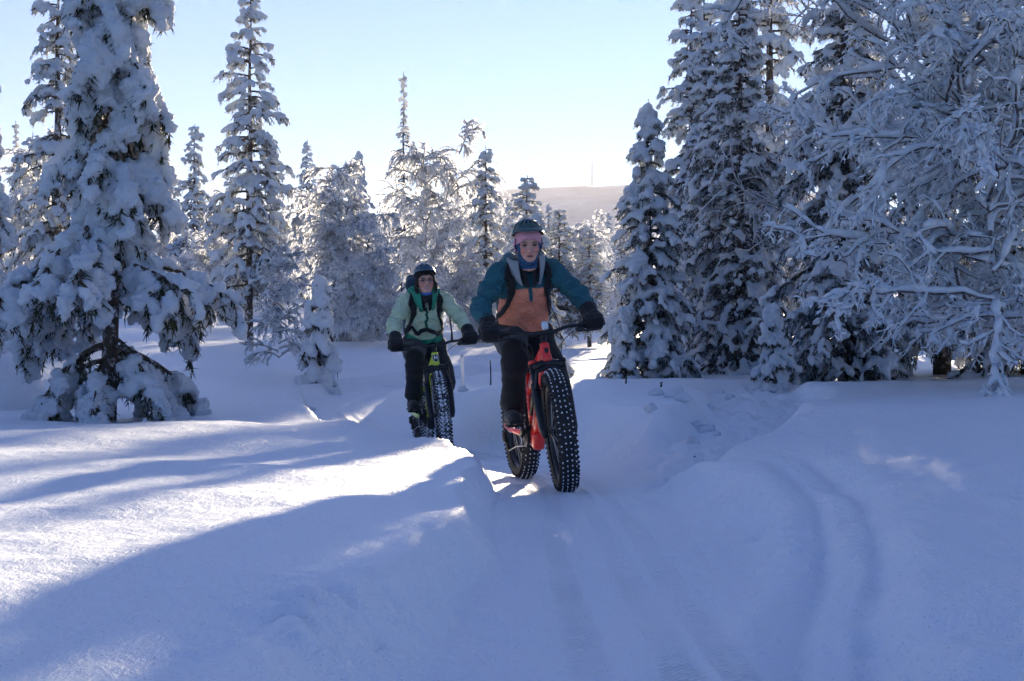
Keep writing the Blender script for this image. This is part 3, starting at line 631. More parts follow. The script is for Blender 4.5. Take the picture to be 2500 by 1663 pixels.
# the big rimed tree on the right: long arching boughs
K_BIG = birch(35, 6.6, spread=2.4, n1=50, n2=13, n3=6, base=.06, grav=(.95, .5, .55), rad=(.027, .017, .010), trunk_r=.10, multi=3, up=.85, topw=.7, snow=.45, wander=.33, l2=.28, l3=.36, jit=(.5, 1.6), K1=16, flat3=False, bark3=False, n4=3, fm=M_RIME)
K_BOUGH = birch(36, 3.4, spread=2.1, n1=26, n2=14, n3=6, base=.12, grav=(1.0, .6, .8), rad=(.027, .016, .010), trunk_r=.07, multi=2, up=.6, topw=.8, snow=.5, wander=.31, l2=.30, l3=.42, jit=(.5, 1.6), K1=16, flat3=False, bark3=False, n4=3, fm=M_RIME)
K_THIN = birch(37, 5.2, spread=2.2, n1=30, n2=10, n3=6, base=.25, grav=(.7, .7, .9), rad=(.015, .010, .008), trunk_r=.06, multi=2, up=.9, topw=.7, wander=.18)
print('birches', round(time.time() - T0, 1), [sum(len(m.polygons) for m in k.values() if not isinstance(m, list)) for k in (K_BIR1, K_BIR2, K_BSML, K_SNAG, K_BIG, K_BOUGH, K_THIN)])

P = plant
# left
P(K_PINE, 'pine_tree', 'tall slim pine with snow pads on every shoot, bare dark lower trunk', vx(573, 27), 27, 0.4, 1.0)
P(K_SPR3, 'spruce_tree', 'blue shaded spruce showing its tip branches behind the lumpy spruce', vx(128, 23), 23, 1.9, .93)
P(spr, 'spruce_tree', 'short spruce smothered in heavy snow beside the lumpy spruce', vx(-40, 18.5), 18.5, 2.6, .56)
P(K_SPIRE, 'spruce_tree', 'small dark pointed spruce far behind the lumpy spruce', vx(32, 36), 36, 1.0, .70)
P(K_PINE, 'pine_tree', 'frosted pine with flat crown between the lumpy spruce and the slim pine', vx(445, 46), 46, 2.0, .95)
P(K_BIR2, 'birch_tree', 'pale rimed birch beneath the frosted flat-crowned pine', vx(465, 40), 40, 2.6, .8)
P(K_BSML, 'young_birch', 'young rimed birch with bent foot standing in open snow', vx(638, 20), 20, 0.3, .92)
P(K_SMALL, 'young_spruce', 'waist-high spruce with fat snow pads beside the young rimed birch', vx(733, 19), 19, .5, 1.0)
P(K_SNAG, 'birch_tree', 'thin straight birch with curtains of rime round its stem', vx(688, 33), 33, .5, 1.0)
P(K_SPR3, 'spruce_tree', 'distant spruce with a blunt tip behind the thin rimed birch', vx(705, 62), 62, .5, 1.0)
P(K_SPR2, 'spruce_tree', 'distant narrow spruce next to the drooping dark spruce', vx(765, 66), 66, .5, 1.15)
P(K_DROOP, 'spruce_tree', 'drooping dark spruce with a rounded white cap', vx(822, 29), 29, .5, .98, szz=.75)
P(K_BIR2, 'birch_tree', 'wide rimed birch with several stems before the drooping dark spruce', vx(800, 27), 27, .9, 1.12, szz=.98)
P(K_BIR2, 'birch_tree', 'low rimed birch thicket between the drooping spruce and the green-jacketed cyclist', vx(880, 26), 26, 3.1, .62)
P(K_SPIRE, 'spruce_tree', 'tall thin spruce spire with half bare lower branches', vx(928, 39), 39, .2, .96)
P(K_BIR1, 'birch_tree', 'broad weeping birch white with rime beside the spruce spire', vx(985, 31), 31, .5, 1.08, szz=1.0)
P(K_BIR1, 'birch_tree', 'weeping rimed birch low behind the green-jacketed cyclist', vx(1050, 33), 33, 2.2, .72)
P(K_SPR3, 'spruce_tree', 'slender spruce with even snow pads between the two cyclists', vx(1118, 29), 29, 2.5, .58)
P(K_BIR2, 'birch_tree', 'rimed birch scrub at the foot of the slender spruce', vx(1085, 27.5), 27.5, 1.5, .6)
P(K_PINE, 'pine_tree', 'flat-topped pine in the snowfield behind the green-helmeted cyclist', vx(1213, 26.5), 26.5, 1.2, .70, szz=.49)
P(K_PINE, 'pine_tree', 'low snowy pine beside the flat-topped pine', vx(1287, 27), 27, 2.9, .62, szz=.40)
P(K_PINE, 'pine_tree', 'small dark round-topped pine in the snowfield before the hazy fell', vx(1357, 27), 27, .4, .5, szz=.34)
P(K_BIR1, 'birch_tree', 'white weeping birch beyond the small round-topped pine', vx(1335, 36), 36, .9, .64)
P(K_BIR2, 'birch_tree', 'white rimed birch with a bare stem beside the open snow', vx(1392, 39), 39, 2.0, .80)
P(K_SPR2, 'spruce_tree', 'dark narrow spruce in the gap before the hazy fell', vx(1437, 50), 50, 2.0, .62)
# forest beyond
rng = np.random.default_rng(77)
for i, (v, Y, k, sc) in enumerate([(415, 55, K_SPR3, .8), (500, 58, K_BIR1, .95), (530, 50, K_PINE, .7), (590, 55, K_BIR2, 1.1), (625, 48, K_SPR3, .62), (660, 52, K_BIR1, .9), (740, 48, K_BIR1, 1.0), (775, 42, K_PINE, .62), (850, 44, K_BIR1, .9), (905, 48, K_SPR3, .62),
        (1010, 44, K_BIR2, 1.2), (1075, 48, K_PINE, .62), (1150, 42, K_BIR1, .85), (1165, 52, K_SPR3, .62), (1240, 44, K_BIR1, .72), (1262, 50, K_SPR3, .6), (1310, 46, K_SPR3, .45), (1375, 52, K_BIR1, .75), (1415, 55, K_PINE, .55), (1468, 46, K_SPR3, .6), (1460, 58, K_BIR1, .8),
        (560, 66, K_SPR3, .8), (820, 60, K_SPR3, .8), (1040, 62, K_PINE, .8), (390, 48, K_BIR2, 1.0), (340, 52, K_SPR3, .9), (1215, 60, K_SPR3, .7), (720, 56, K_BIR2, 1.1), (960, 55, K_BIR1, 1.0), (20, 30, K_BIR2, 1.1), (60, 42, K_SPR3, .8), (-20, 50, K_SPR3, .9), (130, 34, K_BIR1, .8), (475, 33, K_BIR2, .7), (540, 36, K_BSML, 1.2)]):
    look = 'weeping rimed birch' if k is K_BIR1 else 'bushy rimed birch' if k is K_BIR2 else 'small rimed birch' if k is K_BSML else 'open-crowned snowy pine' if k is K_PINE else 'narrow snowy spruce'
    mark = next(m for (lim, m) in ((400, 'the lumpy spruce'), (500, 'the frosted flat-crowned pine'), (610, 'the slim pine'), (695, 'the young rimed birch'), (725, 'the thin rimed birch'), (790, 'the wide many-stemmed birch'), (870, 'the drooping dark spruce'), (935, 'the spruce spire'),
                (1020, 'the broad weeping birch'), (1080, 'the cyclist in mint green'), (1160, 'the slender spruce'), (1230, 'the flat-topped pine'), (1300, 'the green-helmeted cyclist'), (1365, 'the small round-topped pine'), (1430, 'the bare-stemmed birch'), (2500, 'the slim young spruce')) if v < lim)
    br = 'birch' in look
    plant(k, 'birch_tree' if br else 'conifer_tree', look + ' in the far wood behind ' + mark, vx(v, Y), Y, rng.uniform(0, 6.28), sc * rng.uniform(.9, 1.12), 'birches of the far wood' if br else 'conifers of the far wood',
          tilt=(rng.normal(0, .03), rng.normal(0, .03)), szz=sc * rng.uniform(.85, 1.08))
# right
P(K_SPR1, 'young_spruce', 'added slim little spruce inside the trail bend, splitting the sun band', .32, 18.0, 2.0, .62)  # added so its shadow cuts the sunlit band on the left mound
P(K_SPR1, 'spruce_tree', 'slim young spruce with snow pads at the edge of the open snow', vx(1494, 17.2), 17.2, .5, .97)
P(K_SMALL, 'young_spruce', 'little snowy spruce at the foot of the slim young spruce', vx(1440, 16.6), 16.6, 2.5, .62)
P(K_SPR3, 'spruce_tree', 'tall spruce with backlit tip behind the slim young spruce', vx(1594, 24), 24, .9, .90)
P(K_SPR2, 'spruce_tree', 'big spruce with its dark trunk showing all the way up', vx(1705, 18.4), 18.4, 2.2, .93)
P(K_SPR3, 'spruce_tree', 'very tall spruce whose dark trunk rises behind the trunk-showing spruce', vx(1775, 31), 31, 3.9, 1.4)
P(K_SPR3, 'spruce_tree', 'spruce standing deep in the wood behind the fine-twigged birch', vx(1960, 23), 23, 5.0, 1.05)
P(K_SPR3, 'spruce_tree', 'added spruce behind the trunk-showing spruce, shading the trail', 4.3, 27, 1.2, 1.0)  # placed out of view to keep low sun off the trail
P(K_SPR2, 'spruce_tree', 'added dense spruce between the backlit and trunk-showing spruces, blocking sun patches', 3.15, 22.5, 5.2, .95)  # unseen filler tree that blocks sun patches on the trail
P(K_SPR3, 'spruce_tree', 'added tall spruce straight behind the backlit spruce, closing a sun gap', 3.95, 29, 4.4, 1.02)  # extra tree hidden behind the others, shuts out a stray sun spot
P(K_SMALL, 'young_spruce', 'bent little spruce carrying one round cushion of snow', vx(1778, 14.6), 14.6, 1.5, .62)
P(K_SPR2, 'spruce_tree', 'dark spruce half hidden by rimed boughs', vx(1945, 15.6), 15.6, 4.2, .92)
P(K_SPR3, 'spruce_tree', 'snowy spruce deep behind the rimed boughs', vx(2170, 16.5), 16.5, 1.0, .95)
P(K_SPR2, 'spruce_tree', 'snowy spruce standing behind the second great rimed birch', vx(2370, 15.5), 15.5, .2, 1.05)
P(K_THIN, 'birch_tree', 'fine-twigged birch glowing against the sun', vx(1960, 17), 17, 2.8, 1.0)
P(K_BIG, 'birch_tree', 'great rimed birch with long tangled snow-covered boughs', vx(2250, 12.6), 12.6, .8, 1.0)
P(K_BIG, 'birch_tree', 'second great rimed birch standing beyond the one with long tangled boughs', vx(2520, 12.0), 12.0, 3.4, .95)
P(K_BOUGH, 'birch_bush', 'sprawling rimed bush with boughs bent to the snow', vx(2330, 11.4), 11.4, 2.3, .85, cat='bush')
print('planted', round(time.time() - T0, 1))
# ------------------------------------------------------------------ fat bikes (local axes: x forward, y left, z up; origin on the snow below the cranks)
M_RUBBER = mat('tyre_rubber', (0.013, 0.013, 0.015), 0.75, 0, 0.3, 60, 0.4, 0.002)
M_BLACK = mat('black_anodised', (0.012, 0.013, 0.016), 0.35, 0.2, 0.25, 30)
M_MATTE = mat('black_plastic', (0.014, 0.015, 0.018), 0.6, 0, 0.25, 40, 0.3, 0.001)
M_STEEL = mat('brushed_steel', (0.45, 0.46, 0.48), 0.3, 0.9, 0.15, 80)
M_TIP = mat('white_knob_tip', (0.82, 0.85, 0.90), 0.6, 0, 0.06, 60, 0.4, 0.002)
M_REFLECT = mat('amber_reflector', (0.75, 0.22, 0.02), 0.25, 0, 0.1, 90)
M_RED = mat('red_paint', (0.95, 0.035, 0.025), 0.28, 0, 0.10, 8, 0.0, coat=0.6)
M_LIME = mat('lime_paint', (0.62, 0.74, 0.03), 0.30, 0, 0.10, 8, 0.0, coat=0.6)
M_ORANGE = mat('orange_decal', (0.80, 0.30, 0.02), 0.35, 0, 0.1, 20)
M_WHITE = mat('white_decal', (0.80, 0.80, 0.80), 0.4, 0, 0.05, 20)
M_LAMP = mat('lamp_lens', (0.62, 0.65, 0.70), 0.15, 0.6, 0.25, 160, 0.6, 0.003)

def snowy_rubber():
    k = NT('snow_dusted_rubber'); co = k.obj_co(); nz = k.noise(42, 5, 0.75, co); n2 = k.noise(9, 3, 0.6, co)
    ad = k.n('ShaderNodeMath', operation='ADD'); k.L(nz.outputs['Fac'], ad.inputs[0]); k.L(n2.outputs['Fac'], ad.inputs[1])
    k.L(k.ramp(ad.outputs[0], [(0.98, (0.013, 0.013, 0.016)), (1.0, (0.10, 0.11, 0.13))]).outputs[0], k.b.inputs['Base Color'])
    ml = k.n('ShaderNodeMath', operation='MULTIPLY'); k.L(ad.outputs[0], ml.inputs[0]); ml.inputs[1].default_value = 0.5
    k.L(k.ramp(ml.outputs[0], [(0.46, (0.013, 0.013, 0.016)), (0.56, (0.42, 0.45, 0.5))]).outputs[0], k.b.inputs['Base Color']); k.b.inputs['Roughness'].default_value = 0.8
    k.L(k.bump(nz.outputs['Fac'], 0.5, 0.003).outputs[0], k.b.inputs['Normal'])
    return k.m
M_SNOWRUB = snowy_rubber()

def box_v(c, s):
    c = np.array(c, float); s = np.array(s, float) / 2
    V = np.array([(x, y, z) for z in (-1, 1) for y in (-1, 1) for x in (-1, 1)], float) * s + c
    return V, np.array([(0, 2, 3, 1), (4, 5, 7, 6), (0, 1, 5, 4), (2, 6, 7, 3), (0, 4, 6, 2), (1, 3, 7, 5)])

def rbox(c, s, r=0.01, rot=None):
    """box with rounded edges (superellipsoid-like, 98 verts)"""
    bm = bmesh.new(); bmesh.ops.create_cube(bm, size=1.0)
    for v in bm.verts: v.co = Vector((v.co.x * s[0], v.co.y * s[1], v.co.z * s[2]))
    bmesh.ops.bevel(bm, geom=list(bm.edges), offset=min(r, min(s) * .49), segments=3, profile=0.5, affect='EDGES')
    V = np.array([v.co[:] for v in bm.verts]); Fs = {}
    for f in bm.faces: Fs.setdefault(len(f.verts), []).append([v.index for v in f.verts])
    bm.free()
    if rot is not None: V = V @ np.array(rot).T
    return V + np.array(c, float), [np.array(v) for v in Fs.values()]

def revolve_y(prof, n=64):
    """profile (radius, y) revolved about the y axis"""
    prof = np.array(prof, float); th = np.linspace(0, 2 * math.pi, n, endpoint=False); k = len(prof)
    V = np.stack([prof[None, :, 0] * np.cos(th)[:, None], np.broadcast_to(prof[None, :, 1], (n, k)), prof[None, :, 0] * np.sin(th)[:, None]], -1).reshape(-1, 3)
    I, J = np.meshgrid(np.arange(n), np.arange(k - 1), indexing='ij'); I2 = (I + 1) % n
    return V, np.stack([I * k + J, I * k + J + 1, I2 * k + J + 1, I2 * k + J], -1).reshape(-1, 4)

WR, RT = 0.3265, 0.0565         # tyre centre-line radius and section radius

def wheel(parent, x, snowy, front):
    w = obj('wheel', None, parent, (x, 0, 0.377)); w.empty_display_size = .05
    w.rotation_euler = (0, 0.23 if front else 0.6, 0)
    ph = np.radians(np.linspace(-128, 128, 25)); V, Fq = revolve_y([(WR + RT * math.cos(p) * (1.0 if abs(p) < 1.2 else 1.0), RT * 1.03 * math.sin(p)) for p in ph], 96)
    obj('tyre', new_mesh('tyre', V, Fq, M_SNOWRUB if snowy else M_RUBBER), w)
    rng = np.random.default_rng(5)
    def knobs(rows, lat, size, ofs):
        mb = MB(); T, Fc = box_v((0, 0, 0), (1, 1, 1))
        for i in range(rows):
            a = 2 * math.pi * (i + ofs) / rows
            for l in lat:
                if size[2] < .0075 and rng.random() < .10: continue
                p = l / RT; aa = a + rng.uniform(-.1, .1) / rows; tn = np.array([-math.sin(aa), 0, math.cos(aa)]); rad = np.array([math.cos(aa), 0, math.sin(aa)])
                nrm = rad * math.cos(p) + np.array([0, 1.03, 0]) * math.sin(p); b = np.cross(nrm, tn)
                c = rad * WR + nrm * (RT + size[2] * .35); s = np.array(size) * rng.uniform(.65, 1.25, 3)
                mb.add(c + T[:, :1] * s[0] * tn + T[:, 1:2] * s[1] * b + T[:, 2:] * s[2] * nrm, Fc)
        return mb
    if not snowy:
        k = knobs(66, (-.0135, .0135), (.0085, .0075, .007), 0); V2, F2 = knobs(66, (-.041, .041), (.0085, .0072, .007), .5).data(); k.add(V2, F2)
        tag(k.build('white_knobs', M_TIP, w, False), kind='stuff')  # small white blocks set in rows over the black tread
        k = knobs(66, (-.0635, .0635), (.014, .011, .011), .0); V2, F2 = knobs(66, (-.030, .0, .030), (.013, .010, .006), .5).data(); k.add(V2, F2); tag(k.build('tread_knobs', M_RUBBER, w, False), kind='stuff')
    else:
        k = knobs(66, (-.064, -.03, .03, .064), (.014, .011, .012), 0); V2, F2 = knobs(66, (-.046, 0, .046), (.013, .011, .010), .5).data(); k.add(V2, F2); tag(k.build('tread_knobs', M_RUBBER, w, False), kind='stuff')
        k = knobs(66, (-.018, .018), (.016, .012, .006), .25); V2, F2 = knobs(60, (-.006, .030, -.034), (.02, .008, .005), .6).data(); k.add(V2, F2); tag(k.build('white_knobs', M_TIP, w, False), kind='stuff')
    V, Fq = revolve_y([(.292, -.040), (.300, -.040), (.296, -.034), (.286, 0), (.296, .034), (.300, .040), (.292, .040), (.276, .03), (.272, 0), (.276, -.03), (.292, -.040)], 72)
    obj('rim', new_mesh('rim', V, Fq, M_BLACK), w)
    hb = MB(); hb.add(*revolve_y([(0.0, -.075), (.018, -.075), (.018, -.05), (.034, -.05), (.034, -.042), (.02, -.038), (.02, .038), (.034, .042), (.034, .05), (.018, .05), (.018, .075), (0.0, .075)], 20)); hb.build('hub', M_BLACK, w)
    sp = MB()
    for i in range(32):
        a = 2 * math.pi * i / 32; sd = 1 if i % 2 else -1; b = a + (.55 if (i // 2) % 2 else -.55)
        sp.add(*tube([(.033 * math.cos(b), sd * .045, .033 * math.sin(b)), (.276 * math.cos(a), sd * .008, .276 * math.sin(a))], .0014, 4, False))
    tag(sp.build('spokes', M_STEEL, w), kind='stuff')
    V, Fq = revolve_y([(.055, .060), (.10, .060), (.10, .062), (.055, .062), (.055, .060)], 40); obj('brake_disc', new_mesh('brake_disc', V, Fq, M_STEEL), w)
    if front:
        mb = MB(); mb.add(*rbox((.16, -.006, .10), (.006, .010, .085), .003, np.array([[math.cos(.6), 0, math.sin(.6)], [0, 1, 0], [-math.sin(.6), 0, math.cos(.6)]]))); mb.build('spoke_reflector', M_REFLECT, w)
    return w

def text_mesh(txt, size, ext=0.0006):
    cu = bpy.data.curves.new('t', 'FONT'); cu.body = txt; cu.size = size; cu.extrude = ext; cu.align_x = 'CENTER'; cu.align_y = 'CENTER'
    o = bpy.data.objects.new('t', cu); COL.objects.link(o); dg = bpy.context.evaluated_depsgraph_get(); me = bpy.data.meshes.new_from_object(o.evaluated_get(dg)); bpy.data.objects.remove(o)
    return me

def sp_(pts, n=8): return spline(np.array(pts, float), n)

def bike(label, loc, yaw, lean, paint, snowy, red, steer=-7.0):
    b = thing('fat_bike', label, 'bicycle', loc, (R(lean), 0, R(yaw)), 'fat bikes ridden along the trail')
    FX, RX = 0.75, -0.45
    wheel(b, FX, snowy, True); wheel(b, RX, snowy, False)
    st = np.array((-math.cos(R(67)), 0, math.sin(R(67)))); ax0 = np.array((FX - .041, 0, .359))       # steering axis
    A = lambda d, y=0.0, f=0.0: ax0 + st * d + np.array((st[2], 0, -st[0])) * f + np.array((0, y, 0))
    # frame
    fr = MB()
    fr.add(*tube([A(.475), A(.50), A(.545), A(.59), A(.605)], [.036, .037, .031, .030, .031], 16))
    fr.add(*tube([A(.50, 0, -.01), (.36, 0, .66), (.16, 0, .42), (.05, 0, .32)], [.044, .050, .052, .050], 14, squash=[.85, .8, .8, .85]))
    fr.add(*tube([A(.575, 0, -.01), (.25, 0, .80), (.02, 0, .66), (-.055, 0, .61)], [.034, .032, .028, .026], 12, squash=[.8, .85, .8, .8]))
    fr.add(*tube([(-.01, 0, .36), (-.05, 0, .55), (-.09, 0, .73)], [.028, .026, .024], 12))
    for s in (-1, 1):
        fr.add(*tube([(.0, s * .04, .33), (-.08, s * .075, .34), (-.20, s * .098, .352), (-.45, s * .102, .377)], [.020, .022, .020, .018], 10, squash=.75))
        fr.add(*tube([(-.06, s * .02, .60), (-.14, s * .07, .585), (-.25, s * .098, .51), (-.45, s * .102, .385)], [.018, .018, .016, .014], 10, squash=.8))
    fr.build('frame', paint, b)
    mb = MB(); mb.add(*rbox((.045, 0, .315), (.21, .085, .13), .03, np.array([[math.cos(.35), 0, math.sin(.35)], [0, 1, 0], [-math.sin(.35), 0, math.cos(.35)]]))); mb.build('motor_cover', paint if red else M_BLACK, b)
    mb = MB(); mb.add(*rbox((.012, .0, .33), (.12, .16, .12), .04)); mb.build('motor', M_MATTE, b)
    # stripe decal round the down tube
    if red:
        for (p, q, m) in (((.315, 0, .605), (.285, 0, .57), M_ORANGE), ((.275, 0, .558), (.262, 0, .542), M_MATTE), ((.252, 0, .53), (.232, 0, .507), M_ORANGE)):
            V, Fs = tube([p, q], .0532, 14, False, squash=.82); obj('stripe_decal', new_mesh('stripe_decal', V, Fs, m), b)
        mb = MB(); mb.add(*rbox((.132, -.018, .335), (.004, .022, .03), .001)); mb.build('sticker', M_WHITE, b)
    # head-tube shield
    sh = [(-.5, .5), (0, .56), (.5, .5), (.5, -.05), (.36, -.34), (0, -.62), (-.36, -.34), (-.5, -.05)]
    def shield(w, h, f, m, name, par):
        e1 = np.array((0, 1.0, 0)); e2 = st; nn = np.array((st[2], 0, -st[0])); c = A(.545, 0, f); V = []
        for d in (0, .004):
            for (u, v) in sh: V.append(c + e1 * u * w + e2 * v * h + nn * (d - 10 * abs(u) * w * abs(u) * w))
        n = len(sh); Fs = [np.array([[i, (i + 1) % n, n + (i + 1) % n, n + i] for i in range(n)]), np.array([list(range(n, 2 * n)), list(range(n - 1, -1, -1))])]
        return obj(name, new_mesh(name, np.array(V), Fs, m, False), par)
    if red: shield(.026, .034, .0325, M_MATTE, 'head_badge', b)
    else:
        s0 = shield(.058, .066, .0325, M_WHITE, 'head_badge', b); shield(.052, .060, .0345, M_MATTE, 'shield_field', s0)
        me = MB(); c = A(.545, 0, .0415); e1 = np.array((0, 1.0, 0)); nn = np.array((st[2], 0, -st[0])); Rm = np.stack([e1, st, nn], 1)
        for (cx, cy_, w_, h_) in ((-.011, .002, .009, .034), (.011, .002, .009, .034), (0, .002, .014, .008)):
            V, Fq = box_v((cx, cy_, 0), (w_, h_, .004)); me.add(V @ Rm.T + c, Fq)
        me.build('letter_h', M_WHITE, s0, False)
    # fork
    fk = MB()
    fk.add(*tube([A(.455, -.100), A(.462, -.05), A(.468, 0), A(.462, .05), A(.455, .100)], [.026, .030, .034, .030, .026], 12, up=(1, 0, 0)))
    fk.build('fork_crown', M_BLACK, b)
    for s in (-1, 1):
        g_ = obj('fork_leg', None, b); g_.empty_display_size = .03
        mb = MB(); mb.add(*tube([A(.48, s * .098), A(.25, s * .098)], .0175, 12)); mb.build('stanchion', M_BLACK, g_)
        mb = MB(); mb.add(*tube([A(.475, s * .098), A(.49, s * .098), A(.50, s * .098)], [.022, .022, .012], 12)); mb.build('top_cap', M_RED if (red and s < 0) else M_MATTE, g_)
        mb = MB(); mb.add(*tube([A(.345, s * .098), A(.335, s * .098), A(.20, s * .098), A(.03, s * .094, .02), A(-.02, s * .088, .041)], [.025, .0275, .0275, .026, .018], 12)); mb.build('lower_leg', M_BLACK, g_)
    mb = MB(); mb.add(*tube([A(.30, -.098, .03), A(.40, -.08, .055), A(.425, 0, .06), A(.40, .08, .055), A(.30, .098, .03)], .013, 8, up=(1, 0, 0))); mb.build('fork_brace', M_BLACK, b)
    # stem, bar, controls
    BX = A(.66, 0, .045); bz = BX[2]; bx = BX[0]
    mb = MB(); mb.add(*tube([A(.60), A(.665)], .021, 12)); mb.add(*tube([A(.645), BX], [.022, .024], 12)); mb.build('stem', M_BLACK, b)
    HW = .40
    bar = np.array([(bx - .065 * (abs(t) ** 1.5), t * HW, bz + .028 * sstep(.12, .42, np.array(abs(t))) - .006 * abs(t)) for t in np.linspace(-1, 1, 25)])
    mb = MB(); mb.add(*tube(bar, [.0165 - .0045 * float(sstep(.1, .3, np.array(abs(t)))) for t in np.linspace(-1, 1, 25)], 10, up=(1, 0, 0))); mb.build('handlebar', M_BLACK, b)
    for s in (-1, 1):
        e = bar[0] if s < 0 else bar[-1]; i2 = bar[5] if s < 0 else bar[-6]
        mb = MB(); mb.add(*tube([e + (e - i2) * .03, i2], .0175, 10)); mb.build('grip', M_MATTE, b)
        lv = MB(); p0 = np.array((bx - .02, s * .245, bz + .005)); lv.add(*tube([p0, p0 + (.035, 0, -.012), p0 + (.05, s * .03, -.02), p0 + (.045, s * .08, -.022), p0 + (.035, s * .12, -.02)], [.010, .010, .007, .006, .005], 8)); lv.add(*rbox(p0 + np.array((.02, -s * .01, -.008)), (.05, .05, .03), .008)); lv.build('brake_lever', M_BLACK, b)
        mb = MB(); mb.add(*tube(sp_([p0 + (.03, -s * .02, 0), p0 + (.10, -s * .07, -.02), (bx + .12, s * .10, bz - .07), (bx + .08, s * .085, bz - .15), (bx + .03, s * .055, bz - .20), A(.46, s * .05, .035)]), .0028, 6)); mb.build('cable', M_MATTE, b)
    if red:
        mb = MB(); mb.add(*tube(sp_([(bx + .05, -.14, bz - .02), (bx + .11, -.15, bz - .08), (bx + .10, -.07, bz - .17), (bx + .05, .0, bz - .20), A(.50, .02, .03)]), .0026, 6)); mb.build('cable', M_MATTE, b)
        mb = MB(); mb.add(*rbox((bx + .035, .012, bz + .046), (.05, .044, .056), .012)); lamp = mb.build('head_lamp', M_LAMP, b)
        mb = MB(); mb.add(*tube([(bx + .03, .012, bz - .0), (bx + .03, .012, bz + .03)], .012, 8)); mb.build('lamp_mount', M_MATTE, b)
        mb = MB(); mb.add(*rbox((bx - .015, -.185, bz + .045), (.012, .034, .028), .006)); mb.add(*tube([(bx - .01, -.185, bz + .01), (bx - .015, -.185, bz + .04)], .006, 8)); mb.build('display', M_MATTE, b)
    else:
        mb = MB(); mb.add(*tube([(bx - .01, .165, bz + .02), (bx - .0, .17, bz + .10), (bx, .165, bz + .24)], [.012, .008, .006], 8)); mb.build('bar_mount', M_MATTE, b)
    # seat
    mb = MB(); mb.add(*tube([(-.085, 0, .70), (-.135, 0, .90)], .0155, 12)); mb.build('seat_post', M_BLACK, b)
    sd = MB(); sd.add(*tube([(-.30, 0, .925), (-.26, 0, .935), (-.18, 0, .93), (-.08, 0, .925), (-.02, 0, .915)], [.03, .035, .03, .022, .012], 12, squash=[2.0, 2.1, 1.7, 1.0, 1.0])); sd.build('saddle', M_MATTE, b)
    # cranks: right pedal forward and a little up
    th = R(26); cr = .168
    V, Fq = revolve_y([(.03, -.062), (.075, -.062), (.078, -.064), (.075, -.066), (.03, -.066), (.03, -.062)], 36); o = obj('chainring', new_mesh('chainring', V, Fq, M_BLACK), b, (0, 0, .33))
    ped = {}
    for s in (-1, 1):
        d = np.array((math.cos(th), 0, math.sin(th))) * (-s) * cr; p1 = np.array((0, s * .09, .33)); p2 = p1 + d + np.array((0, s * .02, 0))
        mb = MB(); mb.add(*tube([p1 + (0, -s * .03, 0), p1, p1 + d * .3, p2], [.02, .02, .016, .014], 10, squash=.8)); mb.build('crank_arm', M_BLACK, b)
        mb = MB(); mb.add(*rbox(p2 + np.array((0, s * .06, 0)), (.10, .095, .02), .006)); mb.build('pedal', M_RED if red and s > 5 else M_MATTE, b); ped[s] = p2 + np.array((0, s * .06, .01))
    mb = MB()
    V, Fq = revolve_y([(.02, -.07), (.055, -.07), (.055, -.074), (.038, -.088), (.02, -.09)], 30); mb.add(V + np.array((-.45, 0, .377)), Fq); mb.build('cassette', M_STEEL, b)
    mb = MB(); mb.add(*rbox((-.455, -.115, .30), (.05, .03, .07), .012)); mb.add(*tube([(-.455, -.10, .29), (-.42, -.10, .215)], [.014, .018], 8)); mb.build('derailleur', M_BLACK, b)
    mb = MB(); mb.add(*tube([(0, -.064, .405), (-.2, -.07, .413), (-.45, -.078, .43)], .004, 6)); mb.add(*tube([(0, -.064, .255), (-.25, -.08, .24), (-.42, -.098, .205)], .004, 6)); mb.build('chain', M_STEEL, b)
    mb = MB(); mb.add(*tube([(-.05, 0, .42), (.09, 0, .60), (.16, 0, .67)], [.02, .024, .018], 10)); mb.build('rear_shock', M_BLACK, b)
    mb = MB(); mb.add(*rbox((-.16, 0, .86), (.012, .04, .03), .006)); mb.build('tail_lamp', M_REFLECT, b)
    # turn the front end about the steering axis
    S = Matrix.Translation(Vector(ax0)) @ Matrix.Rotation(R(steer), 4, Vector(st)) @ Matrix.Translation(-Vector(ax0))
    for o in b.children:
        if o.name.split('.')[0] in ('fork_crown', 'fork_leg', 'fork_brace', 'stem', 'handlebar', 'grip', 'brake_lever', 'cable', 'head_lamp', 'lamp_mount', 'display', 'bar_mount') or (o.name.split('.')[0] == 'wheel' and o.location.x > 0):
            mw = o.matrix_basis.copy(); o.matrix_basis = S @ mw
    bar = np.array([(S @ Vector(p))[:] for p in bar])
    return b, bar, ped

def on_trail(x, y, yaw):
    hx, hy = math.cos(R(yaw)), math.sin(R(yaw)); return (x, y, min(gz(x + .75 * hx, y + .75 * hy), gz(x - .45 * hx, y - .45 * hy)) - .006)
YAW1, YAW2, LEAN1, LEAN2 = -78.5, -77.9, 4.2, 3.0
LOC1 = on_trail(0.173, 9.435, YAW1); LOC2 = on_trail(-0.742, 13.13, YAW2)
B1, BAR1, PED1 = bike('red fat bike with white-studded black tyres and a silver head lamp', LOC1, YAW1, LEAN1, M_RED, False, True)
B2, BAR2, PED2 = bike('lime green fat bike with a white H shield on its head tube', LOC2, YAW2, LEAN2, M_LIME, True, False)
print('bikes', round(time.time() - T0, 1), LOC1, LOC2)
# ------------------------------------------------------------------ riders (built in their bike's axes, then leaned with it)
from mathutils.bvhtree import BVHTree

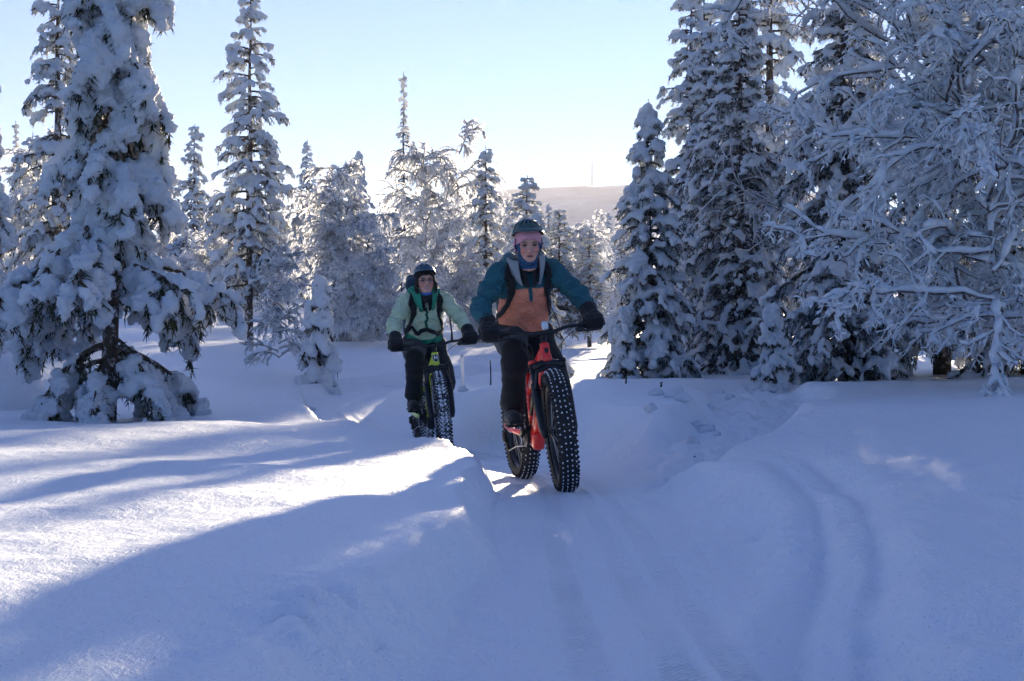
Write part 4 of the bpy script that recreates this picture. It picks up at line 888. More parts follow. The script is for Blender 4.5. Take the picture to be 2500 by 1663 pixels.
def cloth(name, col, rough=0.75, fold=0.5, scale=9.0, weave=260.0, sheen=0.15, var=0.10):
    k = NT(name); co = k.obj_co(); nz = k.noise(scale, 4, 0.6, co, 0.8); c = np.array(col)
    k.L(k.ramp(nz.outputs['Fac'], [(0.3, tuple(c * (1 - var))), (0.7, tuple(np.clip(c * (1 + var), 0, 1)))]).outputs[0], k.b.inputs['Base Color'])
    b = k.bump(nz.outputs['Fac'], fold, 0.025); b = k.bump(k.noise(weave, 2, 0.5, co).outputs['Fac'], 0.25, 0.001, b)
    k.L(b.outputs[0], k.b.inputs['Normal']); k.b.inputs['Roughness'].default_value = rough; k.b.inputs['Sheen Weight'].default_value = sheen; k.b.inputs['Specular IOR Level'].default_value = 0.3
    return k.m

def attr_cloth(name, fold=0.5, scale=9.0, rough=0.7):
    """fabric whose panels come from the 'panel' colour attribute of the cut pieces"""
    k = NT(name); co = k.obj_co(); at_ = k.n('ShaderNodeAttribute'); at_.attribute_name = 'panel'
    nz = k.noise(scale, 4, 0.6, co, 0.8)
    mx = k.n('ShaderNodeMix', data_type='RGBA', blend_type='MULTIPLY'); mx.inputs['Factor'].default_value = 1.0
    k.L(at_.outputs['Color'], mx.inputs['A']); k.L(k.ramp(nz.outputs['Fac'], [(0.3, (0.86, 0.86, 0.86)), (0.7, (1.0, 1.0, 1.0))]).outputs[0], mx.inputs['B'])
    k.L(mx.outputs['Result'], k.b.inputs['Base Color'])
    mp = k.n('ShaderNodeMapping'); mp.inputs['Scale'].default_value = (1, 1, 1.8); k.L(co, mp.inputs[0])
    cr = k.noise(8.5, 3, 0.55, mp.outputs[0], 1.3); sb = k.n('ShaderNodeMath', operation='SUBTRACT'); k.L(cr.outputs['Fac'], sb.inputs[0]); sb.inputs[1].default_value = 0.5; ab = k.n('ShaderNodeMath', operation='ABSOLUTE'); k.L(sb.outputs[0], ab.inputs[0])
    b = k.bump(nz.outputs['Fac'], fold, 0.02); b = k.bump(ab.outputs[0], 0.9, 0.06, b); b = k.bump(k.noise(300, 2, 0.5, co).outputs['Fac'], 0.2, 0.0008, b)
    k.L(b.outputs[0], k.b.inputs['Normal']); k.b.inputs['Roughness'].default_value = rough; k.b.inputs['Specular IOR Level'].default_value = 0.3
    return k.m

def skin_mat():
    k = NT('skin'); co = k.obj_co(); at_ = k.n('ShaderNodeAttribute'); at_.attribute_name = 'panel'
    k.L(at_.outputs['Color'], k.b.inputs['Base Color']); k.b.inputs['Roughness'].default_value = 0.5; k.b.inputs['Specular IOR Level'].default_value = 0.35
    k.b.inputs['Subsurface Weight'].default_value = 0.15; k.b.inputs['Subsurface Radius'].default_value = (0.01, 0.004, 0.002); k.b.inputs['Subsurface Scale'].default_value = 0.3
    k.L(k.bump(k.noise(220, 3, 0.6, co).outputs['Fac'], 0.12, 0.001).outputs[0], k.b.inputs['Normal'])
    return k.m
M_SKIN = skin_mat()
M_TROUSER = cloth('black_trousers', (0.010, 0.011, 0.014), 0.85, 0.35, 7)
M_MITT = cloth('black_mitten', (0.010, 0.010, 0.012), 0.8, 0.4, 25)
M_BOOT = cloth('dark_boot', (0.018, 0.018, 0.020), 0.6, 0.4, 30)
M_STRAP = cloth('black_strap', (0.010, 0.010, 0.012), 0.7, 0.2, 30)
M_EYE = mat('eye_white', (0.34, 0.32, 0.31), 0.25, 0, 0.05, 40)
M_IRIS = mat('dark_iris', (0.03, 0.025, 0.02), 0.15, 0, 0.2, 40)
M_BROW = mat('brown_hair', (0.035, 0.022, 0.015), 0.7, 0, 0.3, 60)
M_DARKV = mat('helmet_liner', (0.006, 0.007, 0.008), 0.9, 0, 0.2, 40)

def set_attr(me, C, name='panel'):
    a = me.attributes.new(name, 'FLOAT_COLOR', 'POINT'); C4 = np.ones((len(C), 4), np.float32); C4[:, :3] = C; a.data.foreach_set('color', C4.ravel())

def mixc(base, col, w): return base * (1 - w[:, None]) + np.array(col)[None] * w[:, None]

def head_shape():
    """head in its own axes: x forward, y left, z up; chin at z=-0.115, crown near z=0.118"""
    mb = MB()
    V, Fc = ico(4)
    mb.add(V * (.098, .077, .092) + (-.012, 0, .028), Fc)                         # skull
    mb.add(V * (.074, .064, .096) + (.020, 0, -.015), Fc)                         # face
    mb.add(V * (.046, .044, .040) + (.046, 0, -.078), Fc)                         # jaw and chin
    mb.add(V * (.060, .056, .050) + (.010, 0, -.058), Fc)
    for s in (-1, 1):
        mb.add(V * (.026, .024, .022) + (.066, s * .036, -.022), Fc)             # cheeks
        mb.add(V * (.016, .008, .030) + (-.012, s * .076, -.005), Fc)            # ears
    mb.add(*tube([(.086, 0, .016), (.096, 0, -.006), (.107, 0, -.028), (.100, 0, -.037)], [.008, .0095, .0125, .010], 10))   # nose
    for s in (-1, 1): mb.add(V * (.010, .008, .008) + (.094, s * .010, -.033), Fc)
    mb.add(*tube([(.078, -.042, .026), (.089, -.015, .031), (.089, .015, .031), (.078, .042, .026)], .010, 8))               # brow
    mb.add(V * (.014, .022, .0075) + (.081, 0, -.059), Fc); mb.add(V * (.013, .019, .008) + (.080, 0, -.069), Fc)           # lips
    mb.add(*tube([(-.02, 0, -.05), (-.03, 0, -.16)], [.054, .056], 16))           # neck
    Vh, Fs = mb.data(); Vh, Fh, Nh = remesh(Vh, Fs, .0040, 4, .5)
    for s in (-1, 1):                                                              # eye sockets, mouth line
        d = (Vh - (.086, s * .031, .006)) / (.03, .019, .012); w = np.exp(-(d ** 2).sum(1)); Vh = Vh - np.array((1, 0, 0)) * (.011 * w)[:, None]
    d = (Vh - (.093, 0, -.0645)) / (.02, .020, .0025); Vh = Vh - np.array((1, 0, 0)) * (.007 * np.exp(-(d ** 2).sum(1)))[:, None]
    return Vh, Fh, Nh
HEAD = head_shape()

def skin_tone(V, lips=(0.42, 0.10, 0.09), smile=0):
    n = len(V); C = np.tile((0.66, 0.36, 0.275), (n, 1)).astype(float)
    for s in (-1, 1): C = mixc(C, (0.72, 0.23, 0.18), .8 * np.exp(-(((V - (.075, s * .040, -.028)) / (.05, .022, .020)) ** 2).sum(1)))
    C = mixc(C, (0.60, 0.25, 0.20), .7 * np.exp(-(((V - (.107, 0, -.028)) / (.014, .012, .014)) ** 2).sum(1)))
    C = mixc(C, lips, .95 * np.exp(-(((V - (.093, 0, -.0645)) / (.02, .020, .0095)) ** 4).sum(1)))
    C = mixc(C, (0.10, 0.03, 0.03), .9 * np.exp(-(((V - (.090, 0, -.0645)) / (.02, .015, .0022)) ** 2).sum(1)))
    if smile: C = mixc(C, lips, .9 * np.exp(-(((V - (.090, 0, -.0625) - np.stack([0 * V[:, 0], 0 * V[:, 0], 6 * V[:, 1] ** 2], -1)) / (.03, .027, .0085)) ** 4).sum(1))); C = mixc(C, (0.62, 0.60, 0.57), .95 * np.exp(-(((V - (.090, 0, -.0625) - np.stack([0 * V[:, 0], 0 * V[:, 0], 6 * V[:, 1] ** 2], -1)) / (.03, .021, .0042)) ** 4).sum(1)))
    else: C = mixc(C, (0.05, 0.015, 0.015), .9 * np.exp(-(((V - (.090, 0, -.0645)) / (.03, .014, .0035)) ** 4).sum(1)))
    for s in (-1, 1):
        C = mixc(C, (0.07, 0.045, 0.035), .85 * np.exp(-(((V - (.085, s * .032, .0275 + 0 * s)) / (.04, .019, .0042)) ** 4).sum(1)))
        C = mixc(C, (0.30, 0.15, 0.12), .55 * np.exp(-(((V - (.08, s * .031, .006)) / (.04, .022, .013)) ** 2).sum(1)))
    return C

def rot_y(a):
    c, s = math.cos(a), math.sin(a); return np.array([[c, 0, s], [0, 1, 0], [-s, 0, c]])
def rot_z(a):
    c, s = math.cos(a), math.sin(a); return np.array([[c, -s, 0], [s, c, 0], [0, 0, 1]])
def rot_x(a):
    c, s = math.cos(a), math.sin(a); return np.array([[1, 0, 0], [0, c, -s], [0, s, c]])

def pick(V, F_, keep):
    """sub-surface of quads whose corners are all kept"""
    m = keep[F_].all(1); f = F_[m]; u, inv = np.unique(f, return_inverse=True); return u, inv.reshape(f.shape)

def shell(V, N, F_, keep, off, thick=0.004):
    """a layer of cloth on part of a surface, with thickness at its border"""
    u, f = pick(V, F_, keep); A_ = V[u] + N[u] * off; B_ = V[u] + N[u] * (off - thick); n = len(u)
    e = np.concatenate([f[:, [0, 1]], f[:, [1, 2]], f[:, [2, 3]], f[:, [3, 0]]]); key = np.sort(e, 1); _, idx, cnt = np.unique(key, axis=0, return_index=True, return_counts=True); be = e[idx[cnt == 1]]
    rim = np.stack([be[:, 1], be[:, 0], be[:, 0] + n, be[:, 1] + n], -1)
    return np.concatenate([A_, B_]), [np.concatenate([f, f[:, ::-1] + n, rim])], u

def helmet(parent, M, T, shellm, style):
    """vented shell over the head; M head rotation, T head position"""
    nu, nv = 72, 26
    V = np.zeros((nv, nu, 3)); vent = np.zeros((nv, nu), bool)
    for j in range(nv):
        v = j / (nv - 1)
        for i in range(nu):
            a = 2 * math.pi * i / nu; fx = math.cos(a); fy = math.sin(a)
            low = .034 + (.048 * max(0, fx) if style == 0 else .036 * max(0, fx)) - .055 * max(0, -fx) ** 1.5 - .02 * (1 - abs(fx))   # rim height
            el0 = math.asin(max(-.6, min(.8, low / .125))); el = el0 + (math.pi / 2 - el0) * v
            ce, se = math.cos(el), math.sin(el); r = np.array((.134 * fx * ce - .012, .107 * fy * ce, .125 * se + .028))
            rid = 1 + (.02 * math.cos(a * (6 if style == 0 else 10)) * math.sin(v * math.pi) if v < .95 else 0)
            V[j, i] = r * (rid, rid, 1)
    ang = np.degrees(np.arctan2(np.sin(2 * math.pi * np.arange(nu) / nu), np.cos(2 * math.pi * np.arange(nu) / nu)))
    for j in range(nv):
        v = j / (nv - 1)
        for i in range(nu):
            a = abs(ang[i])
            if style == 0: vent[j, i] = (.30 < v < .62 and (7 < a < 25 or 36 < a < 55 or 66 < a < 96 or 112 < a < 140)) or (.68 < v < .84 and (0 <= a < 14 or 40 < a < 75)) or (.10 < v < .26 and 58 < a < 80)
            else: vent[j, i] = (.20 < v < .62 and (i % 7) in (2, 3, 4) ) or (.70 < v < .86 and (i % 10) in (3, 4, 5))
    W_ = V.copy(); W_[vent] = W_[vent] * (.88, .88, .90) + np.array((0, 0, -.002))
    P_ = W_.reshape(-1, 3) @ M.T + T
    I, J = np.meshgrid(np.arange(nv - 1), np.arange(nu), indexing='ij'); J2 = (J + 1) % nu
    Fq = np.stack([I * nu + J, I * nu + J2, (I + 1) * nu + J2, (I + 1) * nu + J], -1).reshape(-1, 4); dark = vent.reshape(-1)[Fq].sum(1) >= 3
    # inner skin
    In = (V * (.93, .92, .96) + np.array((0, 0, -.002))).reshape(-1, 3) @ M.T + T; n = len(P_)
    rim = np.stack([np.arange(nu), np.arange(nu) + n, (np.arange(nu) + 1) % nu + n, (np.arange(nu) + 1) % nu], -1)
    F_all = np.concatenate([Fq, Fq[:, ::-1] + n, rim]); fm = np.concatenate([dark.astype(int), np.ones(len(Fq), int), np.zeros(nu, int)])
    h = obj('helmet', new_mesh('helmet', np.concatenate([P_, In]), F_all, [shellm, M_DARKV], True, fm), parent)
    # visor
    a = np.radians(np.linspace(-58, 58, 19)); rows = []
    ex, dz = (.040, -.004) if style == 0 else (.026, .000)
    for (k, dzz) in ((0, 0), (.55, dz * .4), (1, dz)):
        rows.append(np.stack([(.118 + ex * k) * np.cos(a) - .012 + .004 * k, (.098 + .008 * k) * np.sin(a), np.full(19, (.106 if style == 0 else .094) - .010 * k) + dzz - .016 * (1 - np.cos(a))], -1))
    G = np.stack(rows); top = G.reshape(-1, 3); bot = (G + np.array((0, 0, -.006))).reshape(-1, 3); I, J = np.meshgrid(np.arange(2), np.arange(18), indexing='ij')
    f = np.stack([I * 19 + J, (I + 1) * 19 + J, (I + 1) * 19 + J + 1, I * 19 + J + 1], -1).reshape(-1, 4); n = len(top); j = np.arange(18)
    ed = np.stack([38 + j, 38 + j + n, 39 + j + n, 39 + j], -1)
    obj('visor', new_mesh('visor', np.concatenate([top, bot]) @ M.T + T, [np.concatenate([f, f[:, ::-1] + n, ed])], shellm), h)
    # straps
    for s in (-1, 1):
        pts = np.array([(.035, s * .082, .03), (.022, s * .080, -.02), (.018, s * .072, -.06), (.030, s * .045, -.098), (.036, 0, -.118)]) * (1, 1.06, 1.03)
        mb = MB(); mb.add(*tube(spline(pts @ M.T + T, 5), .006, 6, squash=.3)); mb.build('chin_strap', M_STRAP, h)
    return h

def wrap_on(bvh, pts, off):
    out = []
    for p in pts:
        co, nn, _, _ = bvh.find_nearest(Vector(p)); d = Vector(p) - co
        out.append(np.array(co) + np.array(nn) * off)
    return np.array(out)

def band(path, nrm, w, t):
    """flat strap: path points, surface normals, half width, thickness"""
    T = np.gradient(path, axis=0); T /= np.linalg.norm(T, axis=1)[:, None]; S = np.cross(T, nrm); S /= np.linalg.norm(S, axis=1)[:, None]
    n = len(path); w = np.broadcast_to(w, (n,))[:, None]
    V = np.stack([path - S * w, path + S * w, path + S * w + nrm * t, path - S * w + nrm * t], 1).reshape(-1, 3)
    F_ = np.array([[i * 4 + a, i * 4 + (a + 1) % 4, (i + 1) * 4 + (a + 1) % 4, (i + 1) * 4 + a] for i in range(n - 1) for a in range(4)])
    return V, [np.concatenate([F_, [[0, 1, 2, 3], [(n - 1) * 4 + 3, (n - 1) * 4 + 2, (n - 1) * 4 + 1, (n - 1) * 4]]])]

def rider(label, B, loc, yaw, lean, bar, ped, look, st):
    r = thing('person', label, 'person', loc, (R(lean), 0, R(yaw)), 'cyclists on the trail')
    # ---- joints
    hip = np.array((-.17, 0, 1.00)); chest = np.array((.02, 0, 1.30)) + st['sh']; neck = np.array((.10, 0, 1.43)) + st['sh']; headp = np.array((.165, 0, 1.573)) + st['hd']
    sh = {s: np.array((.06, s * .175, 1.395)) + st['sh'] for s in (-1, 1)}
    hand = {}; wrist = {}; elbow = {}; e_ = {-1: bar[2], 1: bar[-3]}
    for s in (-1, 1):
        hand[s] = e_[s] + np.array((-.004, 0, .012)); wrist[s] = hand[s] + np.array((-.055, s * -.005, .055)); m = (sh[s] + wrist[s]) / 2; elbow[s] = m + np.array(st['el']) * (1, s, 1)
    foot = {s: ped[s] for s in (-1, 1)}; ank = {s: foot[s] + np.array((-.075, -s * .02, .095)) for s in (-1, 1)}; hj = {s: hip + np.array((0, s * .09, -.02)) for s in (-1, 1)}
    knee = {}
    for s in (-1, 1):
        a_, b_ = hj[s], ank[s]; d = b_ - a_; L_ = np.linalg.norm(d); l1, l2 = .435, .425
        if L_ > l1 + l2 - .01: l1 = l2 = L_ / 2 + .006
        q = (L_ ** 2 + l1 ** 2 - l2 ** 2) / (2 * L_); h_ = math.sqrt(max(0, l1 ** 2 - q ** 2)); u = d / L_; f = np.array((1.0, s * .10, .25)); f -= u * f.dot(u); f /= np.linalg.norm(f); knee[s] = a_ + u * q + f * h_
    Mh = rot_z(look[0]) @ rot_y(look[1]) @ rot_x(look[2])
    # ---- body: one continuous skin
    mb = MB(); Vh, Fh, Nh = HEAD; hv = Vh @ Mh.T + headp
    mb.add(hv, Fh)
    mb.add(*tube([headp + Mh @ np.array((-.03, 0, -.10)), neck + (0, 0, .02), neck - (.03, 0, .03)], [.054, .058, .075], 16))
    mb.add(*tube([hip, hip + (chest - hip) * .5, chest, neck - (.03, 0, .03)], [.105, .10, .11, .075], 18, squash=[1.25, 1.15, 1.3, 1.4], up=(1, 0, 0)))
    for s in (-1, 1):
        mb.add(*tube([chest + (0, s * .08, .06), sh[s], elbow[s], wrist[s]], [.06, .052, .036, .028], 12)); mb.add(*tube([hj[s], knee[s], ank[s], ank[s] - (0, 0, .03)], [.085, .050, .036, .036], 14))
        mb.add(*tube([ank[s] + (-.05, 0, -.06), foot[s] + (.0, 0, .035), foot[s] + (.09, 0, .025)], [.035, .042, .03], 10)); mb.add(*tube([wrist[s], hand[s] + (-.02, 0, .02)], [.028, .034], 10))
        for k in range(4):   # fingers curl over the grip, thumb below
            y0 = (-.032 + .021 * k); c = hand[s] + (-.004, y0, 0); mb.add(*tube([c + (-.03, 0, .018), c + (.008, 0, .028), c + (.030, 0, .008), c + (.020, 0, -.020)], [.0095, .0095, .009, .008], 8))
        mb.add(*tube([hand[s] + (-.03, -s * .03, .0), hand[s] + (-.005, -s * .052, -.012), hand[s] + (.018, -s * .055, -.016)], [.011, .0105, .009], 8))
    V, Fs = mb.data(); V, F4, N = remesh(V, Fs, .0095, 1, .5)
    # keep the finer head surface
    hc = (V - headp) @ Mh; C = skin_tone(hc); me = new_mesh('body', V, F4, M_SKIN); set_attr(me, C); obj('body', me, r)
    head_me = new_mesh('face', hv + (Nh @ Mh.T) * .0045, Fh, M_SKIN); set_attr(head_me, skin_tone(Vh, smile=0 if st['gaiter'] else 1)); fo = obj('face', head_me, r)
    for s in (-1, 1):
        V_, F_ = ico(3); e = obj('eye', new_mesh('eye', (V_ * .0125 + (.0755, s * .031, .006)) @ Mh.T + headp, F_, M_EYE), fo)
        d = rot_z(st['gaze'][0]) @ rot_y(st['gaze'][1]) @ np.array((.0118, 0, 0)); obj('iris', new_mesh('iris', (V_ * .0062 * (0.5, 1, 1) + (.0755, s * .031, .006) + d) @ Mh.T + headp, F_, M_IRIS), fo)
        # upper lid with lashes
        a = np.linspace(-1, 1, 7); mb = MB(); mb.add(*tube(np.stack([.0885 - .004 * a ** 2, s * .031 + .0155 * a, .0105 - .0055 * a ** 2], -1) @ Mh.T + headp, .0030, 6)); mb.build('eyelid', M_BROW, fo)
    # ---- trousers
    mb = MB(); mb.add(*tube([hip + (-.01, 0, -.06), hip, hip + (chest - hip) * .35], [.135, .15, .135], 20, squash=[1.15, 1.2, 1.15], up=(1, 0, 0)))
    for s in (-1, 1):
        k2 = ank[s] + (0, 0, .02); mb.add(*tube([hj[s] + (-.01, 0, .02), hj[s] + (knee[s] - hj[s]) * .5, knee[s], knee[s] + (k2 - knee[s]) * .35, knee[s] + (k2 - knee[s]) * .75, k2 + (k2 - knee[s]) * .02], [.125, .110, .088, .085, .078, .082], 18))
    V, Fs = mb.data(); V, F4, N = remesh(V, Fs, .011, 6); V = V + N * (.011 * fbm3(V * (6, 6, 13), 2, 3))[:, None]
    obj('trousers', new_mesh('trousers', V, F4, st['trouser_mat']), r)
    # ---- boots and mittens
    for s in (-1, 1):
        mb = MB(); f0 = foot[s]; mb.add(*tube([ank[s] + (.005, 0, .06), ank[s] + (0, 0, 0), ank[s] + (.0, 0, -.035)], [.068, .062, .060], 14)); mb.add(*tube([f0 + (-.125, 0, .035), f0 + (-.07, 0, .045), f0 + (.02, 0, .042), f0 + (.085, 0, .034), f0 + (.115, 0, .028)], [.036, .050, .050, .043, .026], 14, squash=[1, .95, 1, 1.05, 1.1]))
        V, Fs = mb.data(); V, F4, N = remesh(V, Fs, .008, 4); V[:, 2] = np.maximum(V[:, 2], f0[2] + .012); V = V + N * (.003 * fbm3(V * 40, 2, 8))[:, None]
        bo = obj('boot', new_mesh('boot', V, F4, M_BOOT), r)
        mb = MB(); mb.add(*rbox(f0 + (-.005, 0, .010), (.25, .092, .018), .008)); mb.build('sole', M_MATTE, bo)
        mb = MB(); h0 = hand[s]
        mb.add(*tube([wrist[s] + (wrist[s] - h0) * .55, wrist[s], h0 + (-.035, 0, .030), h0 + (-.005, s * .004, .020)], [.052, .050, .052, .050], 14, squash=[1, 1, 1.15, 1.25], up=(0, 0, 1)))
        for k in range(4): c = h0 + (0, -.036 + .024 * k, 0); mb.add(*tube([c + (-.028, 0, .022), c + (.018, 0, .034), c + (.046, 0, .010), c + (.032, 0, -.028), c + (.006, 0, -.036)], [.021, .021, .020, .019, .016], 8))
        mb.add(*tube([h0 + (-.034, -s * .03, .004), h0 + (-.010, -s * .064, -.012), h0 + (.024, -s * .070, -.020)], [.022, .021, .017], 8))
        V, Fs = mb.data(); V, F4, N = remesh(V, Fs, .0065, 4 if st['mitten'] < .5 else 7); V = V + N * (st['mitten'] * .012 + .002 * fbm3(V * 55, 2, 9))[:, None]
        mo = obj('mitten', new_mesh('mitten', V, F4, M_MITT), r)
        w0 = wrist[s] + (wrist[s] - h0) * .50; mb = MB(); mb.add(*tube([w0, w0 + (wrist[s] - h0) * .12, w0 + (wrist[s] - h0) * .25], [.054, .058, .055], 16)); mb.build('cuff', M_MITT, mo)
    # ---- jacket
    mb = MB(); up = (chest - hip) / np.linalg.norm(chest - hip)
    hem = hip + up * .055 + np.array((.02, 0, -.01))
    mb.add(*tube([hem, hip + up * .13, hip + up * .22, chest, chest + (neck - chest) * .5, neck + (-.02, 0, -.01)], [.150, .156, .150, .148, .128, .083], 24, squash=[1.14, 1.10, 1.12, 1.22, 1.35, 1.25], up=(1, 0, 0)))
    mb.add(ico(3)[0] * (.07, .11, .13) + (chest + (.065, 0, -.02)), ico(3)[1])
    for s in (-1, 1):
        ws = wrist[s] + (wrist[s] - hand[s]) * .35
        mb.add(*tube(spline([chest + (-.01, s * .09, .06), sh[s] + (0, 0, .0), sh[s] + (elbow[s] - sh[s]) * .5, elbow[s], elbow[s] + (ws - elbow[s]) * .55, ws], 4), np.interp(np.linspace(0, 5, 21), range(6), [.080, .080, .070, .062, .058, .050]), 18))
    V, Fs = mb.data(); V, F4, N = remesh(V, Fs, .0100, 6)
    # folds: rings along the sleeves, diagonal pulls on the body
    arm = np.zeros(len(V)); ring = np.zeros(len(V))
    for s in (-1, 1):
        for (p, q, o_) in ((sh[s], elbow[s], 0), (elbow[s], wrist[s], 2.2)):
            u = q - p; L_ = np.linalg.norm(u); t = np.clip(((V - p) @ u) / L_ ** 2, 0, 1); dd = np.linalg.norm(V - p - t[:, None] * u, axis=1); w = sstep(.15, .10, dd) * (np.sign(V[:, 1]) == s)
            m = w > arm; ring[m] = (np.sin(t * 16 + 2.2 * fbm3(V * 7, 2, 4) + o_) * (.35 + .65 * np.exp(-((t - (1 if o_ == 0 else 0)) / .3) ** 2)))[m]; arm = np.maximum(arm, w)
    body_w = 1 - arm
    ring = np.sign(ring) * np.abs(ring) ** .7; fold = arm * .0125 * ring + body_w * (.013 * np.sin((V[:, 2] * 46 + np.abs(V[:, 1]) * 26) + 3.0 * fbm3(V * 5, 2, 5)) * sstep(chest[2] - .02, hem[2] + .05, V[:, 2]) * (.4 + .6 * fbm3(V * 4, 2, 7))) + .006 * fbm3(V * 15, 3, 6)
    V = V + N * fold[:, None]
    me = new_mesh('jacket', V, F4, st['jacket_mat']); set_attr(me, st['panels'](V, arm, chest, hem, neck, sh)); jk = obj('jacket', me, r)
    bvh = BVHTree.FromPolygons([tuple(v) for v in V.tolist()], F4.tolist())
    tf = F4[(arm[F4] < .25).all(1)]; tor = BVHTree.FromPolygons([tuple(v) for v in V.tolist()], tf.tolist())
    # ---- collar and hood lying on the shoulders
    def collar(name, m, rad, top, vz, out, flare, th=.006, a0=20):
        a = np.radians(np.linspace(a0, 360 - a0, 49)); G = []
        for k in np.linspace(0, 1, 7):
            rr = rad * (1 + flare * k) + .010 * np.sin(math.pi * k); front = np.maximum(0, np.cos(a)) ** 1.5
            G.append(np.stack([neck[0] - .012 + rr * 1.0 * np.cos(a) + .05 * front * (1 - k), rr * 1.05 * np.sin(a), neck[2] - .055 + (top + .055) * k - vz * front * (1 - .62 * k) + .012 * np.sin(a * 2) * k], -1))
        G = np.stack(G); n, m_ = G.shape[:2]; c = np.array((neck[0] - .012, 0, 0)); O = G + (G - c) * (1, 1, 0) * (th / .1)
        I, J = np.meshgrid(np.arange(n - 1), np.arange(m_ - 1), indexing='ij'); f = np.stack([I * m_ + J, I * m_ + J + 1, (I + 1) * m_ + J + 1, (I + 1) * m_ + J], -1).reshape(-1, 4); nn = n * m_
        j = np.arange(m_ - 1); rim = np.stack([(n - 1) * m_ + j, (n - 1) * m_ + j + 1, (n - 1) * m_ + j + 1 + nn, (n - 1) * m_ + j + nn], -1); i = np.arange(n - 1)
        e1 = np.stack([i * m_, i * m_ + nn, (i + 1) * m_ + nn, (i + 1) * m_], -1); e2 = np.stack([i * m_ + m_ - 1, (i + 1) * m_ + m_ - 1, (i + 1) * m_ + m_ - 1 + nn, i * m_ + m_ - 1 + nn], -1)
        fm = np.concatenate([np.ones(len(f), int), np.zeros(len(f), int), np.zeros(len(rim) + len(e1) + len(e2), int)])
        return obj(name, new_mesh(name, np.concatenate([G.reshape(-1, 3), O.reshape(-1, 3)]), np.concatenate([f, f[:, ::-1] + nn, rim, e1, e2]), m, True, fm), jk)
    collar('collar', st['collar_mats'], .090, .075, st['vz'], .0, .30, a0=st['a0'])
    collar('inner_collar', [M_STRAP, M_STRAP], .070, .055, .09, .0, .18, .004, a0=10)
    mb = MB(); Vi, Fi = ico(3); mb.add(Vi * (.075, .150, .060) + (neck + (-.085, 0, .035)), Fi); mb.add(Vi * (.055, .055, .075) + (neck + (-.045, -.105, .035)), Fi); mb.add(Vi * (.055, .050, .07) + (neck + (-.045, .105, .035)), Fi)
    Vd, Fd = mb.data(); Vd, Fd, Nd = remesh(Vd, Fd, .009, 6); Vd = Vd + Nd * (.010 * fbm3(Vd * 14, 3, 12))[:, None]; obj('hood', new_mesh('hood', Vd, Fd, st['hood_mat']), jk)
    # zip placket on the front
    zt, zb = st['zip']; pts = wrap_on(bvh, [(chest[0] + .30, st.get('zip_y', 0), z) for z in np.linspace(zt, zb, 14)], .002); nr = np.array([np.array(bvh.find_nearest(Vector(p))[1]) for p in pts])
    obj('zip_placket', new_mesh('zip_placket', *band(pts, nr, .012, .004), st['zip_mat']), jk); mb = MB(); mb.add(*tube(pts + nr * .006, .0022, 6)); mb.build('zip', M_BLACK, jk)
    # ---- neck gaiter, beanie
    y, z = Vh[:, 1], Vh[:, 2]; x = Vh[:, 0]
    oval = ((y / .056) ** 2 + ((z + .012) / .088) ** 2 < 1) & (x > .0)
    if st['gaiter']:
        keep = (~oval) & (z < .035) & (z > -.155); Vg, Fg_, _ = shell(Vh, Nh, Fh, keep, .009, .005); Vg = Vg + .002 * np.sin(Vg[:, 2:3] * 260) * np.array((1, 1, 0))
        obj('neck_gaiter', new_mesh('neck_gaiter', Vg @ Mh.T + headp, Fg_, st['gaiter_mat']), r)
    keep = (z > st['brow'] - .030 * np.clip((np.abs(y) - .030) / .04, 0, 1.6)) | ((x < .0) & (z > -.05)); Vb, Fb, _ = shell(Vh, Nh, Fh, keep, .012, .006)
    rib = np.sin(np.arctan2(Vb[:, 1], Vb[:, 0] + .01) * 70) * .0007; Vb = Vb + np.stack([np.cos(np.arctan2(Vb[:, 1], Vb[:, 0])) * rib, np.sin(np.arctan2(Vb[:, 1], Vb[:, 0])) * rib, 0 * rib], -1)
    obj('beanie', new_mesh('beanie', Vb @ Mh.T + headp, Fb, st['beanie_mat']), r)
    if not st['gaiter']:
        mb = MB(); mb.add(*tube(np.array([(-.03, 0, -.16), (-.012, 0, -.125), (.004, 0, -.098)]) @ Mh.T + headp, [.085, .075, .066], 20)); V, Fs = mb.data(); V, F4, N = remesh(V, Fs, .007, 3); V = V + N * (.005 * fbm3(V * 30, 2, 3))[:, None]; obj('neck_gaiter', new_mesh('neck_gaiter', V, F4, st['gaiter_mat']), r)
        V_, F_ = ico(3); obj('chin_warmer', new_mesh('chin_warmer', (V_ * (.052, .048, .020) + (.035, 0, -.112)) @ Mh.T + headp, F_, st['chin_mat']), r)
        rg = np.random.default_rng(3)
        for s in (-1, 1):
            hr = MB()
            for i in range(46):
                p0 = np.array((.055 - .05 * rg.random(), s * (.064 + .01 * rg.random()), .03)); L_ = rg.uniform(.7, 1.15)
                pp = np.array([p0, p0 + (-.008, s * .012, -.04 * L_), p0 + (-.004, s * (.020 + .01 * rg.random()), -.085 * L_), p0 + (.008 * rg.normal(), s * .018 + .006 * rg.normal(), -.125 * L_)]); hr.add(*tube(spline(pp, 4) @ Mh.T + headp, .0028, 5))
            hr.build('hair', M_BROW, r)
        gl = MB()
        for s in (-1, 1):
            a = np.linspace(0, 2 * math.pi, 25); pts = np.stack([.103 - 6 * (s * .031 + .023 * np.cos(a)) ** 2, s * .031 + .0235 * np.cos(a), .001 + .0195 * np.sin(a)], -1); gl.add(*tube(pts @ Mh.T + headp, .0016, 6)); gl.add(*tube(np.array([(.086, s * .054, .006), (.05, s * .072, .010), (.0, s * .080, .008)]) @ Mh.T + headp, .0016, 6))
        gl.add(*tube(np.array([(.103, -.0085, .004), (.105, 0, .007), (.103, .0085, .004)]) @ Mh.T + headp, .0016, 6)); gl.build('glasses', st['glass_mat'], r)
